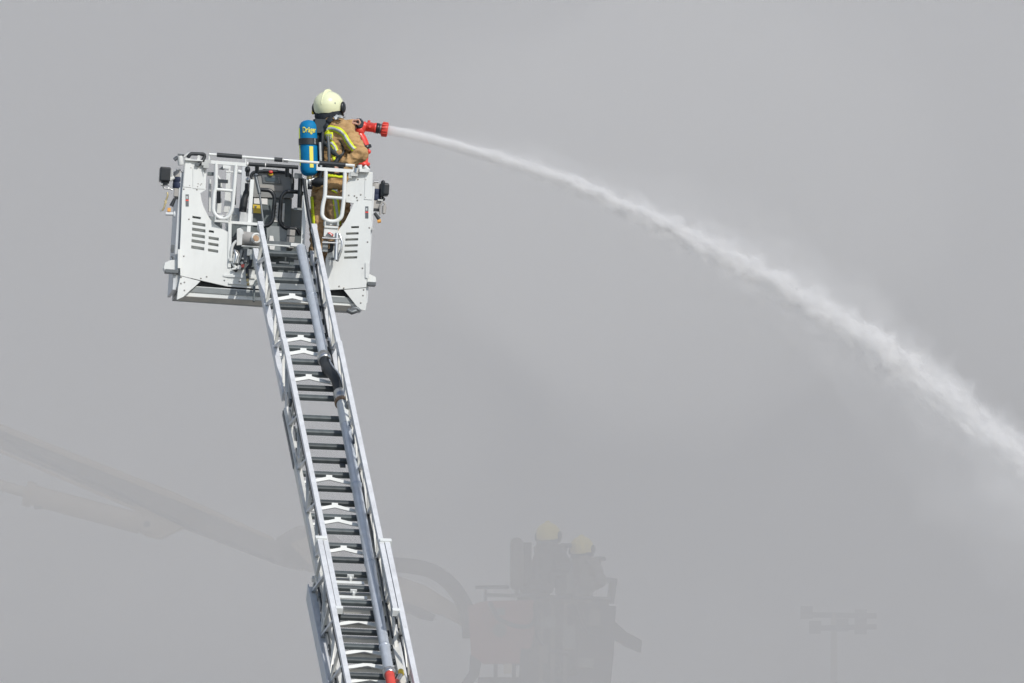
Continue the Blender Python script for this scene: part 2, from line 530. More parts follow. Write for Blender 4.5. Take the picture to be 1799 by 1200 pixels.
MB().lathe(b0 - dl * .13, dl, [(0, .056), (.02, .064), (.11, .064), (.12, .058), (.2, .058)], 20).build('coupling', M['steel'], wp)
MB().lathe(b0 + dl * .045, dl, [(0, .06), (.01, .066), (.05, .066), (.06, .06)], 20).build('clamp_ring', M['brown'], wp)
lp = MB().tube([b0 + (b1 - b0) * t for t in (0, .25, .5, .75, .985)], .047, 18)
lp.build('lower_pipe', M['pipe'], wp)
MB().tube([b0 + dl * .1, b0 + dl * .55], .05, 18).build('pipe_sleeve', M['white'], wp)
for py in (855, 992, 1137):
    t = (py - 701) / 485
    MB().lathe(b0 + (b1 - b0) * t, dl, [(0, .049), (.004, .053), (.03, .053), (.034, .049)], 20).build('pipe_joint', M['pipe'], wp)
MB().lathe(up_pts[0] + (up_pts[11] - up_pts[0]) * 1.0, (up_pts[12] - up_pts[11]), [(0, .049), (.004, .052), (.03, .052), (.034, .049)], 20).build('pipe_joint', M['pipe'], wp)
MB().lathe(b1 - dl * .07, dl, [(0, .05), (.01, .06), (.06, .06), (.07, .05)], 20).build('coupling', M['steel'], wp)
MB().tube([b1, b1 + dl * .5, b1 + dl * 1.5], .044, 16).build('red_hose', M['redr'], wp)
MB().tube([L(698, 1196, .1), L(705, 1184, .1)], .02, 10).build('cable_gland', M['steel'], ladder)
MB().lathe(L(705, 1186, .1), (-1, 0, .2), [(0, .02), (.01, .026), (.06, .026), (.07, .016)], 12).build('yellow_plug', M['yellow'], ladder)

# ------------------------------------------------------------------ the rescue cage
cage = root('rescue_cage', CF.m, 'white metal rescue cage with rounded gates at the head of the ladder', 'rescue cage')
WING = math.tan(R(7))
LP0, RP0 = Q(404, 470, 0), Q(560, 470, 0)
LN = V((WING, -1, 0)).normalized()      # outward normals of the two angled rear panels
RN = V((-WING, -1, 0)).normalized()
def LW(px, py, off=0.0):
    return CF.pix(px, py, LP0 + LN * off, LN)
def RW(px, py, off=0.0):
    return CF.pix(px, py, RP0 + RN * off, RN)
def quad(f, x0, y0, x1, y1, sl=0.0, off=0.0):
    return [f(x0, y0, off), f(x1, y0 + sl * (x1 - x0), off), f(x1, y1 + sl * (x1 - x0), off), f(x0, y1, off)]
def part(name, m, mb, label=None, parent=None):
    o = mb.build(name, M[m], parent or cage)
    if label:
        o['label'] = label
    return o

# left rear panel with its louvre openings
lout = [(325, 281), (350, 283), (363, 296), (361, 334), (352, 339), (354, 352), (358, 364), (364, 376), (370, 386), (378, 394),
        (388, 401), (396, 405), (403, 410), (402, 440), (401, 478), (399, 503), (353, 492.5), (317, 484), (316, 440), (318, 400), (320, 340)]
sl = .155
holes = [(338, 379, 353, 383), (338, 389.5, 361, 395), (337.5, 399.5, 361, 405), (337, 410, 360, 415.5), (336.5, 420, 360, 425.5), (336, 431, 359, 436.5),
         (367, 404, 376, 408), (366.5, 415, 384.5, 420), (366, 425.5, 384, 430.5), (365.5, 436.5, 383.5, 441.5)]
part('rear_panel', 'white', MB().plate([LW(*p) for p in lout], LN, .03, [quad(LW, *h, sl) for h in holes]))
part('louvre_backing', 'grey', MB().plate(quad(LW, 332, 374, 390, 440, sl, -.055), LN, .01))
for h in holes[1:6] + holes[7:]:
    a = quad(LW, h[0], h[1], h[2], h[3], sl, -.031)
    part('louvre', 'worn', MB().plate([a[0], a[1], a[2] - LN * .02, a[3] - LN * .02], LN, .004))
# lower corner below the fold
part('corner_panel', 'white', MB().plate([LW(*p) for p in [(317, 485.5), (352, 493.8), (345, 501), (330, 514), (322, 521.5), (311, 526.5), (313, 505)]], LN, .025))
part('corner_flap', 'white', MB().plate(quad(LW, 312.5, 438, 316.8, 471, 0, .02), LN, .02))
part('raised_plate', 'white', MB().plate([LW(*p, .006) for p in [(326, 284), (336, 285), (336, 329), (322, 328)]], LN, .005).plate(quad(LW, 339, 296, 360, 331, .06, .005), LN, .004))
# right rear panel
rout = [(621, 301), (655, 302.5), (653.5, 345), (651.5, 400), (649.5, 461), (645, 478), (643.5, 504.5), (603, 508), (574, 509.5), (571, 480), (572, 455), (577, 440), (590, 430), (594, 418),
        (593, 408), (597, 401), (602, 395), (607, 387.5), (622, 357), (608, 355), (606.5, 330), (611, 318)]
rs = -.03
rholes = [(617, 397.5, 630.5, 401), (608, 408.5, 630, 412.5), (606.5, 419, 629.3, 423), (605.5, 429.6, 628.6, 433.6), (605, 440.3, 628, 444.3), (604.5, 450.7, 627.5, 454.7)]
part('rear_panel', 'white', MB().plate([RW(*p) for p in rout], RN, .03, [quad(RW, *h, rs) for h in rholes]))
part('louvre_backing', 'grey', MB().plate(quad(RW, 601, 392, 636, 462, 0, -.055), RN, .01))
for h in rholes[1:]:
    a = quad(RW, *h, rs, -.031)
    part('louvre', 'worn', MB().plate([a[0], a[1], a[2] - RN * .02, a[3] - RN * .02], RN, .004))
part('corner_panel', 'white', MB().plate([RW(*p) for p in [(604, 509.2), (643, 506), (643, 527), (645, 528), (642, 545.5), (631, 543)]], RN, .025))
part('raised_plate', 'white', MB().plate([RW(*p, .006) for p in [(642, 303), (655, 303.5), (653.6, 351), (640, 350)]], RN, .02))
part('corner_flap', 'white', MB().plate([RW(*p, .012) for p in [(642, 461), (648.5, 461.5), (648, 489), (642, 488)]], RN, .02))
# bolts and small dark holes on both panels
for f, n_, spots in ((LW, LN, ((333, 326), (348, 323), (347, 328), (352, 325), (346, 333), (354, 323), (323, 332), (323, 450), (353, 489), (363, 486), (324, 496), (324, 510), (332, 385), (318, 487), (318, 498), (335, 295))),
                     (RW, RN, ((613, 343), (623, 344), (627, 347), (628, 352), (634, 342), (629, 315), (643, 316), (642, 347), (637, 471), (646, 425), (604, 506), (639, 509), (638, 519), (634, 532), (596, 503), (649, 400)))):
    for p in spots:
        part('bolt', 'stone', MB().lathe(f(*p, -.002), n_, [(0, .009), (.006, .008), (.009, .004)], 8))
for f, n_, x, y in ((LW, LN, 329, 352), (RW, RN, 644.5, 373)):
    part('marker_plate', 'dsteel', MB().plate(quad(f, x - 2.7, y - 10.5, x + 2.7, y + 10.5, 0, .004), n_, .004))
    part('marker_stripe', 'red', MB().plate(quad(f, x - 2.7, y - 1.3, x + 2.7, y + 1.0, 0, .007), n_, .003))
    part('marker_stripe', 'silver', MB().plate(quad(f, x - 2.0, y - 7.5, x + 1.0, y - 3, 0, .007), n_, .003))

# side walls, floor tray and the beams below it
lo, ro = LW(316, 400), RW(652, 400)
F1 = .95                                    # front of the cage
def sidewall(x, y0, s, F1):
    b = MB()
    for z0, z1, d in ((.02, 1.12, .03),):
        b.bx((x, (y0 + F1) / 2, (z0 + z1) / 2), .028, F1 - y0, z1 - z0)
    part('side_wall', 'side', b)
    for yy in (y0 + .06, y0 + .5, F1 - .05):
        part('side_post', 'side', MB().bx((x + s * .04, yy, .6), .045, .05, 1.1))
    part('side_rail', 'side', MB().bx((x + s * .036, (y0 + F1) / 2, .1), .04, F1 - y0 - .02, .12))
sidewall(lo.x - .014, lo.y + .045, 1, .72)
sidewall(ro.x + .0, ro.y + .045, -1, F1)
bl, br = Q(322, 514, -.02), Q(632, 536, -.02)
fz = bl.z
part('floor_tray', 'grey', MB().bx(((lo.x + ro.x) / 2, F1 / 2 - .02, .035), ro.x - lo.x - .06, F1 - .02, .05))
# the long white sill under the rear side, darker beige below to give the downward side its shade
p = [Q(345, 503, .0), Q(606, 521, .0), Q(632, 538, .0), Q(322, 520, .0)]
part('rear_sill', 'white', MB().plate(p, (0, -1, 0), .06))
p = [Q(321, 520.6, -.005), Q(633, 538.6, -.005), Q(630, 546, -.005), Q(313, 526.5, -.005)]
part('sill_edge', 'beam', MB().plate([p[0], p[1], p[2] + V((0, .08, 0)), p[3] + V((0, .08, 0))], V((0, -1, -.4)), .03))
part('sill_gap_shade', 'black', MB().bx(((bl.x + br.x) / 2, .1, Q(480, 505, .1).z), br.x - bl.x - .14, .06, .09))  # black bar put in as the darkness of the gap above the sill
for i in range(7):
    x = bl.x + .12 + i * .24
    if not -.05 < x < .42:
        part('bolt', 'dsteel', MB().lathe((x, .0, Q(340 + (x - bl.x) * 0, 512, .0).z), (0, -1, 0), [(0, .010), (.006, .008)], 8))
part('corner_latch', 'dsteel', MB().tube([Q(611, 545, -.25), Q(618, 549, -.27), Q(626, 546, -.25)], .022, 8).tube([Q(618, 541, -.25), Q(628, 542, -.26), Q(632, 546, -.25)], .016, 8).bx(Q(621, 545, -.24), .06, .06, .03))
# lower centre plate between the wings, with the machinery above it
cen = [Q(399, 470, .0), Q(430, 474, .0), Q(462, 476, .0), Q(575, 484, .0), Q(575, 510, .0), Q(462, 508, .0), Q(399, 503, .0)]
part('centre_plate', 'white', MB().plate(cen, (0, -1, 0), .03))
part('strap', 'dgreen', MB().tube(spline([Q(458, 492, -.03), Q(451, 493, -.05), Q(447, 502, -.06), Q(446, 530, -.13)], 4), .012, 6))
for x in (394, 421):
    part('bolt', 'dsteel', MB().lathe(Q(x, 493 + (x - 394) * .06, -.001), (0, -1, 0), [(0, .010), (.006, .008)], 8))

# tube gates
def gate(pts, bar, mid, y, extra):
    g = part('gate', 'white', MB().tube(fillet([Q(*p, y) for p in pts], .09, 6), .0195, 10))
    part('gate_bar', 'white', MB().beam(Q(*bar[0], y), Q(*bar[1], y), .03, .032), None, g)
    part('gate_bar', 'white', MB().tube([Q(*mid[0], y), Q(*mid[1], y)], .015, 8), None, g)
    return g
g1 = gate([(379.5, 287), (379, 330), (376, 340), (374, 372), (384, 384), (400, 384), (408, 368), (411, 335), (414.5, 290)], ((366, 284.5), (432, 289.5)), ((377, 332.5), (410, 335.5)), -.06, 0)
g2 = gate([(572.5, 300), (571, 345), (567, 360), (565.5, 380), (575, 388.5), (590, 389.5), (600, 382), (604, 352), (606, 303)], ((556, 296.5), (620.5, 301)), ((571, 346), (604, 348.5)), -.06, 0)
for (x, y) in ((389, 383), (582, 393)):
    h = part('gate_hinge', 'worn', MB().bx(Q(x, y + 6, -.05), .13, .05, .02).bx(Q(x, y - 1, -.04), .05, .04, .04))
    for s in (-1, 1):
        part('hinge_barrel', 'steel', MB().tube([Q(x + s * 11, y - 4, -.06), Q(x + s * 11, y + 4, -.06)], .016, 8), None, h)
        part('hinge_block', 'dsteel', MB().bx(Q(x + s * 6, y, -.06), .035, .03, .025), None, h)
part('gate_box', 'worn', MB().bx(Q(581, 409, -.02), .13, .08, .085))
part('gate_box_label', 'dsteel', MB().plate([Q(*p, -.064) for p in [(572, 414), (576, 408), (586, 411), (585, 416)]], (0, -1, 0), .003))
part('gate_box_label', 'red', MB().plate([Q(*p, -.068) for p in [(576, 409), (580, 408), (586, 413), (583, 415)]], (0, -1, 0), .003))
part('gate_box_label', 'label', MB().plate([Q(*p, -.072) for p in [(578.5, 410), (580, 409.6), (584, 413), (582.5, 413.6)]], (0, -1, 0), .003))
# small bracket of bars beside the ladder head, right
bk = part('rung_bracket', 'steel', MB().tube([Q(566, 418, -.16), Q(598, 420, -.16)], .009, 6).tube([Q(566, 426, -.16), Q(598, 427.5, -.16)], .009, 6).tube([Q(592, 410, -.14), Q(590, 457, -.17)], .02, 8)
          .tube([Q(597, 412, -.16), Q(601, 425, -.18), Q(600, 438, -.18), Q(593, 458, -.17)], .011, 6))
part('bracket_foot', 'dsteel', MB().tube([Q(599, 440, -.17), Q(592, 459, -.17)], .014, 6).bx(Q(584, 455, -.1), .07, .03, .025), None, bk)
part('small_box', 'grey', MB().bx(Q(571, 433, -.08), .05, .05, .1))
part('hose_elbow', 'black', MB().tube(fillet([Q(583, 424, -.08), Q(583, 440, -.08), Q(576, 441, -.08)], .04), .018, 8))

# top rail with black grips
def rr(px, y=-.06):
    return Q(px, 271 + (px - 367) * .0785, y)
tr = part('top_rail', 'white', MB().tube([rr(367), rr(623)], .0135, 10))
for a, b, r in ((381, 425, .021), (482, 496, .021), (561, 607, .021)):
    part('rail_grip', 'black', MB().tube([rr(a), rr(b)], r, 12), None, tr)
part('rail_clamp', 'steel', MB().tube([rr(498), rr(506)], .02, 12), None, tr)
for a, x2, y2 in ((367, 367, 284.5), (431.5, 431.5, 289), (557, 557, 296), (621.5, 620.5, 300)):
    part('rail_post', 'white', MB().tube([rr(a), Q(x2, y2, -.06)], .0075, 6), None, tr)

# corner fittings at the top
part('corner_handle', 'black', MB().tube(fillet([Q(330, 277, -0.082), Q(334, 270, -0.082), Q(360, 271, -0.040), Q(358, 280, -0.046), Q(348, 290, -0.070)], .04), .018, 8))
part('corner_bracket', 'worn', MB().tube([Q(316, 274, -0.085), Q(318, 290, -0.085)], .028, 10).tube([Q(322, 276, -0.085), Q(334, 268, -0.082)], .008, 6).bx(Q(330, 280, -0.076), .05, .03, .02).bx(Q(349, 278, -0.055), .025, .03, .05))
part('corner_bracket', 'dsteel', MB().tube([Q(306, 281, -0.085), Q(312, 276, -0.085)], .018, 8).bx(Q(318, 272, -0.085), .06, .05, .012))
part('corner_fitting', 'steel', MB().bx(Q(357, 288, -0.067), .03, .03, .03).bx(Q(362, 291, -0.061), .05, .04, .05).bx(Q(365, 284, -0.061), .06, .03, .03))
part('corner_fitting', 'dsteel', MB().bx(Q(347, 289, -0.070), .03, .03, .03).tube([Q(358, 293, -0.070), Q(360, 305, -0.070)], .004, 5))
part('post_top', 'worn', MB().bx(Q(340, 281.5, -0.070), .17, .03, .012))
rf = part('corner_fitting', 'worn', MB().bx(Q(640, 300, -0.070), .09, .06, .03).tube([Q(632, 290, -0.070), Q(633, 302, -0.070)], .022, 10).tube([Q(640, 292, -0.070), Q(648, 300, -0.070)], .02, 8))
part('corner_fitting', 'steel', MB().tube([Q(628, 296, -0.067), Q(626, 304, -0.067)], .028, 10).bx(Q(622, 306, -0.061), .07, .04, .04).bx(Q(615, 308, -0.049), .03, .03, .06))

# left gate opening: posts, tool and front rails seen through it
part('front_post', 'white', MB().bx(Q(399, 338, .6), .04, .04, .38))
part('front_post', 'white', MB().tube(fillet([Q(401, 300, .6), Q(403, 372, .6), Q(414, 380, .6)], .05), .02, 8))
part('inner_post', 'white', MB().tube([Q(369, 315, .25), Q(368, 372, .25)], .013, 8))
part('inner_bracket', 'white', MB().tube(fillet([Q(381, 308, .3), Q(388, 318, .3), Q(388, 330, .3)], .04), .012, 8))
part('inner_bracket', 'white', MB().bx(Q(384, 362, .3), .05, .04, .14))
tl = part('hand_lamp', 'dsteel', MB().bx(Q(391, 318.5, .2), .1, .05, .03).tube([Q(384.5, 320, .2), Q(384.5, 357, .2)], .017, 10).bx(Q(383, 327, .2), .035, .05, .07))
part('lamp_grip', 'black', MB().tube([Q(384.3, 334, .2), Q(384.3, 357, .2)], .019, 10), None, tl)
part('hook_plate', 'dsteel', MB().plate([Q(*p, .3) for p in [(384, 297), (394, 290), (400, 295), (392, 298)]], (0, -1, 0), .03))
part('rail_tee', 'worn', MB().bx(Q(397, 293, .3), .06, .05, .04).bx(Q(405, 302, .3), .09, .04, .015).bx(Q(403, 297, .3), .02, .04, .06))
part('wall_clip', 'dgreen', MB().bx(Q(370, 305.5, .0), .055, .05, .03))
part('front_rail', 'white', MB().tube([Q(418, 301, .9), Q(425, 303, .9)], .02, 10))
part('inner_pillar', 'side', MB().bx(Q(427, 342, .6), .05, .05, .55))
part('lower_wall', 'side', MB().bx(Q(425, 385, .62), .2, .03, .2))
part('lower_wall', 'white', MB().bx(Q(404, 388, .6), .08, .03, .2))
part('dark_bar', 'black', MB().tube([Q(415, 305, .85), Q(413, 360, .85)], .008, 6))
part('work_lamp', 'black', MB().ell(Q(435, 298, .4), (.027, 0, 0), (0, .04, 0), (0, 0, .032)).tube([Q(435, 303, .4), Q(435, 310, .4)], .018, 8))
part('work_lamp_cup', 'steel', MB().ell(Q(436, 316, .38), (.026, 0, 0), (0, .03, 0), (0, 0, .027)))
part('cable_bundle', 'black', MB().tube(spline([Q(434, 322, .45), Q(433, 338, .45), Q(429, 352, .45), Q(426, 372, .45)], 4), [.02] * 4 + [.03] * 4 + [.036] * 5, 8))

# control console at the front of the cage
cy0 = .62
con = part('control_console', 'console', MB().plate([Q(*p, cy0) for p in [(441, 308), (446, 300), (506, 305), (515, 312), (516, 345), (511, 348), (446, 346), (441, 342)]], (0, -1, 0), .22))
part('console_hood', 'black', MB().tube(fillet([Q(441, 320, cy0 - .03), Q(441, 303, cy0 - .03), Q(463, 300, cy0 - .03), Q(504, 303, cy0 - .03), Q(515, 312, cy0 - .03), Q(514, 334, cy0 - .03)], .05), .014, 8).bx(Q(475, 300, cy0), .14, .06, .02), None, con)
part('display', 'dsteel', MB().plate([Q(*p, cy0 - .012) for p in [(460, 307), (492, 309.5), (495, 323.5), (462, 321)]], (0, -1, 0), .012), None, con)
part('display_screen', 'screen', MB().plate([Q(*p, cy0 - .016) for p in [(465, 311), (486.5, 312.3), (488, 319.8), (467, 318.5)]], (0, -1, 0), .004), None, con)
for i in range(4):
    part('display_key', 'stone', MB().bx(Q(489.5 + i * .5, 312.5 + i * 2.6, cy0 - .016), .012, .004, .008), None, con)
part('console_face', 'stone', MB().plate([Q(*p, cy0 - .01) for p in [(455, 324), (497, 327), (497, 336.5), (455, 333)]], (0, -1, 0), .01), None, con)
part('stop_button_base', 'yellow', MB().lathe(Q(475.5, 306.5, cy0 - .02), (0, -.6, 1), [(0, .024), (.012, .022)], 14), None, con)
part('stop_button', 'red', MB().lathe(Q(475.5, 305.5, cy0 - .03), (0, -.6, 1), [(0, .014), (.012, .014), (.014, .02), (.026, .02), (.032, .012)], 14), None, con)
part('console_skirt', 'dgreen', MB().plate([Q(*p, cy0 + .02) for p in [(441, 347), (513, 350), (511, 400), (438, 396)]], (0, -1, 0), .1), None, con)
part('console_side', 'grey', MB().plate([Q(*p, cy0 + .09) for p in [(512, 366), (531, 368), (528, 436), (510, 436)]], (0, -1, 0), .05), None, con)
def label(ps, m, y, par, t=.004):
    return part('label', m, MB().plate([Q(*p, y) for p in ps], (0, -1, 0), t), None, par)
label([(446, 347), (470, 349), (470, 359.5), (446, 357.5)], 'label', cy0 + .012, con)
label([(444.5, 359), (459, 360.5), (460, 375), (444.5, 374)], 'yellow', cy0 + .011, con)
part('pictogram', 'dsteel', MB().plate([Q(*p, cy0 + .006) for p in [(447, 361.5), (451.5, 362), (450, 366), (448, 365.5)]], (0, -1, 0), .003), None, con)
label([(483.5, 356), (490.5, 356.5), (488, 390), (481, 389.5)], 'label', cy0 + .012, con)
label([(496, 357), (500.5, 357.3), (499, 390), (494.5, 389.7)], 'label', cy0 + .012, con)
for i in range(5):
    part('pictogram', 'stone', MB().bx(Q(485.6 - i * .35, 361 + i * 6, cy0 + .006), .014, .003, .008), None, con)
# black tube seats / hoops below the console
part('hoop', 'blackp', MB().tube(fillet([Q(456, 333, .4), Q(476, 334.5, .4), Q(483, 346, .4), Q(479, 388, .4), Q(470, 397, .4), Q(445, 395, .4)], .09, 6), .02, 10))
part('hoop', 'blackp', MB().tube(fillet([Q(533, 342, .4), Q(528, 337.5, .4), Q(502, 336, .4), Q(494, 345, .4), Q(491, 390, .4), Q(500, 401, .4), Q(522, 402, .4), Q(527, 412, .4)], .09, 6), .02, 10))
# black handle bar over the console
hb = part('handle_bar', 'black', MB().tube([Q(435, 288.3, .2), Q(524, 294.2, .2)], .019, 10))
for x, y in ((451.5, 291), (504.5, 294.5)):
    part('handle_post', 'black', MB().tube([Q(x, y, .2), Q(x, y + 15, .25)], .02, 10), None, hb)
part('handle_ring', 'label', MB().tube([Q(434, 288.2, .2), Q(436, 288.4, .2)], .022, 10), None, hb)
part('handle_ring', 'label', MB().tube([Q(465.5, 290.3, .2), Q(467, 290.4, .2)], .02, 10), None, hb)
part('lever', 'dsteel', MB().tube([Q(514, 291, .25), Q(513, 322, .3)], .008, 6))
# white inner posts and the black gas struts beside them
for (a, b) in (((443, 316), (436.5, 409)), ((537.5, 317), (531.5, 434))):
    part('inner_post', 'white', MB().beam(Q(*a, .1), Q(*b, .06), .034, .04, (0, 1, 0)))
for y in (411, 421):
    part('slot', 'dsteel', MB().plate(quad(lambda x, yy, o: Q(x, yy, .035), 532, y, 533.2, y + 7), (0, -1, 0), .003))
part('gas_strut', 'dsteel', MB().tube([Q(448.5, 306, .12), Q(456, 340, .07)], .017, 8).tube([Q(456, 340, .07), Q(463.5, 398, 0)], .01, 8))
part('air_hose', 'black', MB().tube(spline([Q(534, 315, .02), Q(537, 340, 0), Q(543, 380, -.03), Q(549, 410, -.08), Q(554, 440, -.14)], 5), .018, 8))
part('post_cap', 'steel', MB().ell(Q(532.5, 312.5, .02), (.01, 0, 0), (0, .01, 0), (0, 0, .01)).ell(Q(451, 307, .1), (.016, 0, 0), (0, .016, 0), (0, 0, .01)))
part('pivot_block', 'dsteel', MB().bx(Q(524, 309, .1), .07, .05, .045).lathe(Q(520.5, 310.5, .06), (0, -1, 0), [(0, .02), (.02, .02)], 12))
part('inner_pillar', 'blackp', MB().tube([Q(528, 312, .3), Q(526, 366, .3)], .022, 8))
part('inner_foot', 'grey', MB().bx(Q(524, 367.5, .3), .08, .05, .02))
# cross bar and the crowded space under it
part('cross_bar', 'white', MB().bx(Q(430, 392.5, .05), .29, .035, .025))
part('cross_bar', 'white', MB().beam(Q(404, 390, .0), Q(403, 470, .0), .03, .03, (0, 1, 0)))
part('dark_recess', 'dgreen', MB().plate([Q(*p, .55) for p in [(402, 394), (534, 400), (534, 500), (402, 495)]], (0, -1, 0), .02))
part('grey_locker', 'grey', MB().plate([Q(*p, .4) for p in [(468, 396), (505, 399), (502, 446), (470, 444)]], (0, -1, 0), .1))
part('grey_locker', 'grey', MB().plate([Q(*p, .4) for p in [(420, 398), (434, 399), (434, 424), (418, 423)]], (0, -1, 0), .1))
part('locker_plate', 'label', MB().plate([Q(*p, .38) for p in [(474, 414), (480, 414.5), (481.5, 424), (473, 423.5)]], (0, -1, 0), .004).plate([Q(*p, .38) for p in [(473.5, 431), (483, 432), (482, 439), (474, 438)]], (0, -1, 0), .004))
part('grey_vent', 'stone', MB().plate([Q(*p, .38) for p in [(505, 403), (519, 404), (518, 414), (504, 413)]], (0, -1, 0), .02).plate([Q(*p, .38) for p in [(504, 415), (518, 416), (516, 436), (502, 435)]], (0, -1, 0), .02))
part('sill_bar', 'white', MB().bx(Q(500, 432, .05), .36, .03, .012).bx(Q(520, 430.5, .04), .1, .04, .03))
part('sill_bar', 'dsteel', MB().bx(Q(495, 427.5, .06), .3, .03, .03))
part('motor', 'stone', MB().lathe(Q(424, 418, .02), (1, -.04, -.05), [(0, .05), (.01, .064), (.16, .064), (.17, .058), (.2, .058)], 20))
mo = part('gauge', 'worn', MB().lathe(Q(449.5, 419, -.04), (.15, -1, .1), [(0, .05), (.03, .05), (.035, .045), (.036, .036), (.03, .034), (.03, .001)], 20))
part('gauge_face', 'brown', MB().lathe(Q(449.5, 419, -.073), (.15, -1, .1), [(0, .030), (.004, .030)], 20), None, mo)
part('bracket_arm', 'worn', MB().plate([Q(*p, -.04) for p in [(416.5, 402), (422, 400), (427, 404), (428.5, 411), (426, 412), (425, 430), (416, 431)]], (0, -1, 0), .04))
part('shelf', 'steel', MB().bx(Q(444, 433.5, -.03), .21, .04, .012))
reel = part('hose_reel', 'black', MB().tube([Q(416 + 13.5 * math.cos(a), 447 + 28 * math.sin(a), -.01 - .05 * math.cos(a)) for a in [i * math.pi / 12 for i in range(6, 19)]], .017, 8))
part('reel_rim', 'worn', MB().tube([Q(418 + 12 * math.cos(a), 447 + 24 * math.sin(a), -.02) for a in [i * math.pi / 10 for i in range(5, 16)]], .014, 8), None, reel)
part('reel_drum', 'stone', MB().lathe(Q(410, 449, .05), (.3, -1, 0), [(0, .05), (.05, .05), (.06, .03), (.09, .03)], 16), None, reel)
part('valve_body', 'dsteel', MB().tube([Q(425, 440, .0), Q(418, 468, .0)], .022, 8).bx(Q(431, 450, .04), .09, .08, .13).tube([Q(450, 432, .02), Q(457, 470, .02)], .014, 6).tube([Q(440, 436, .05), Q(437, 462, .05)], .016, 6))
part('valve_body', 'steel', MB().bx(Q(414, 455, -.03), .05, .04, .08).tube([Q(412, 440, -.02), Q(416, 448, -.05), Q(413, 462, -.04)], .016, 8).bx(Q(438, 444, .0), .045, .05, .06))
part('valve_lever', 'steel', MB().tube([Q(441, 448, -.04), Q(442, 456, -.04)], .018, 8).tube([Q(424, 460, -.05), Q(426, 464, -.05)], .016, 8))
part('red_valve', 'red', MB().bx(Q(426, 467, -.04), .03, .03, .03))
part('valve_cap', 'worn', MB().lathe(Q(420, 470, -.04), (0, -1, 0), [(0, .02), (.03, .02)], 10).tube([Q(408, 473, -.03), Q(419, 471, -.03)], .012, 6))
part('black_tap', 'blackp', MB().tube([Q(441, 456, -.03), Q(440, 466, -.04), Q(434, 472, -.05), Q(435, 490, -.06)], .016, 8).bx(Q(440, 471, -.04), .06, .03, .02))
part('tap_foot', 'gold', MB().tube([Q(434, 481, -.06), Q(435, 495, -.06)], .012, 8).ell(Q(436, 499, -.06), (.014, 0, 0), (0, .014, 0), (0, 0, .016)))
part('plate_ridge', 'white', MB().bx(Q(420, 486, -.005), .3, .02, .02).bx(Q(424, 499, -.005), .24, .02, .014))
rf_ = random.Random(11)
for i in range(22):              # clips, unions and blocks crowding the space beside the ladder head
    x_, y_ = rf_.uniform(406, 458), rf_.uniform(436, 474)
    p_ = Q(x_, y_, rf_.uniform(-.03, .06))
    m_ = rf_.choice(['steel', 'worn', 'dsteel', 'stone', 'grey', 'black'])
    if i % 2:
        part('fitting', m_, MB().bx(p_, rf_.uniform(.015, .05), .03, rf_.uniform(.012, .04)))
    else:
        part('pipe_fitting', m_, MB().tube([p_, p_ + V((rf_.uniform(-.05, .05), rf_.uniform(-.02, .02), rf_.uniform(-.09, .09)))], rf_.uniform(.007, .014), 8))
# coiled hose resting behind the ladder head
part('hose_coil', 'grey', MB().tube([Q(520 + 12 * math.cos(a), 481 + 5 * math.sin(a) + i * .2, .15 - .06 * math.sin(a)) for i, a in enumerate([k * .35 for k in range(36)])], .014, 6))
part('deck_plate', 'white', MB().bx(Q(510, 503, .06), .5, .05, .03))
# inner shelf strip with blocks
part('small_block', 'label', MB().bx(Q(479, 462, .05), .06, .03, .016).bx(Q(499, 461, .05), .09, .03, .012).bx(Q(526, 462, .06), .1, .03, .05))

# lamps, reels and straps on the two sides
lampL = part('flood_lamp', 'blackp', MB().bx(Q(289.5, 307, -0.012), .1, .14, .135).bx(Q(290, 297, -0.012), .08, .12, .03).tube([Q(290, 318, -0.012), Q(290, 326, -0.012)], .04, 10), 'black lamp head on the left side of the cage')
part('lamp_bracket', 'steel', MB().bx(Q(290, 324.5, -0.012), .08, .06, .016).tube(fillet([Q(286, 325, -0.019), Q(288, 331, -0.019), Q(300, 332, -0.019)], .02), .008, 6), None, lampL)
part('lamp_arm', 'worn', MB().tube([Q(298, 316, -0.005), Q(306, 311, -0.005)], .02, 8).tube([Q(302, 297, -0.005), Q(302, 316, -0.005)], .005, 6), None, lampL)
def side_reel(x, y, s, yy):
    r_ = part('strap_reel', 'stone', MB().lathe(Q(x, y - 20, yy), (0, 0, -1), [(0, .034), (.01, .046), (.055, .046), (.056, .05)], 16))
    part('reel_band', 'navy', MB().lathe(Q(x, y - 9.5, yy), (0, 0, -1), [(0, .047), (.005, .05), (.045, .05), (.05, .046), (.055, .05), (.1, .05), (.105, .047)], 16), None, r_)
    part('reel_base', 'stone', MB().bx(Q(x, y + 18, yy), .085, .08, .075), None, r_)
    part('reel_foot', 'black', MB().bx(Q(x, y + 27, yy), .075, .07, .02), None, r_)
    part('reel_knob', 'steel', MB().tube([Q(x - 4, y - 22.5, yy), Q(x + 4, y - 22.5, yy)], .01, 8), None, r_)
side_reel(313.5, 321, 1, .03)
side_reel(661, 342, -1, .04)
part('strap_end', 'black', MB().tube([Q(307, 349, -0.012), Q(301, 362, -0.012)], [.014, .02], 8))
part('strap_tag', 'orange', MB().bx(Q(297, 368.5, -0.015), .03, .02, .035))
part('karabiner', 'gold', MB().tube(spline([Q(294, 338, -0.015), Q(294.5, 344, -0.019), Q(291, 354, -0.015), Q(288, 365, -0.019), Q(285, 370, -0.015)], 4), .009, 6).bx(Q(291, 355, -0.015), .02, .02, .03))
part('karabiner', 'steel', MB().tube([Q(288, 352, -0.012), Q(292, 357, -0.012)], .006, 6).tube([Q(281, 370.5, -0.015), Q(286, 369.5, -0.015)], .007, 6).tube([Q(295, 330, -0.015), Q(303, 334, -0.015)], .008, 6))
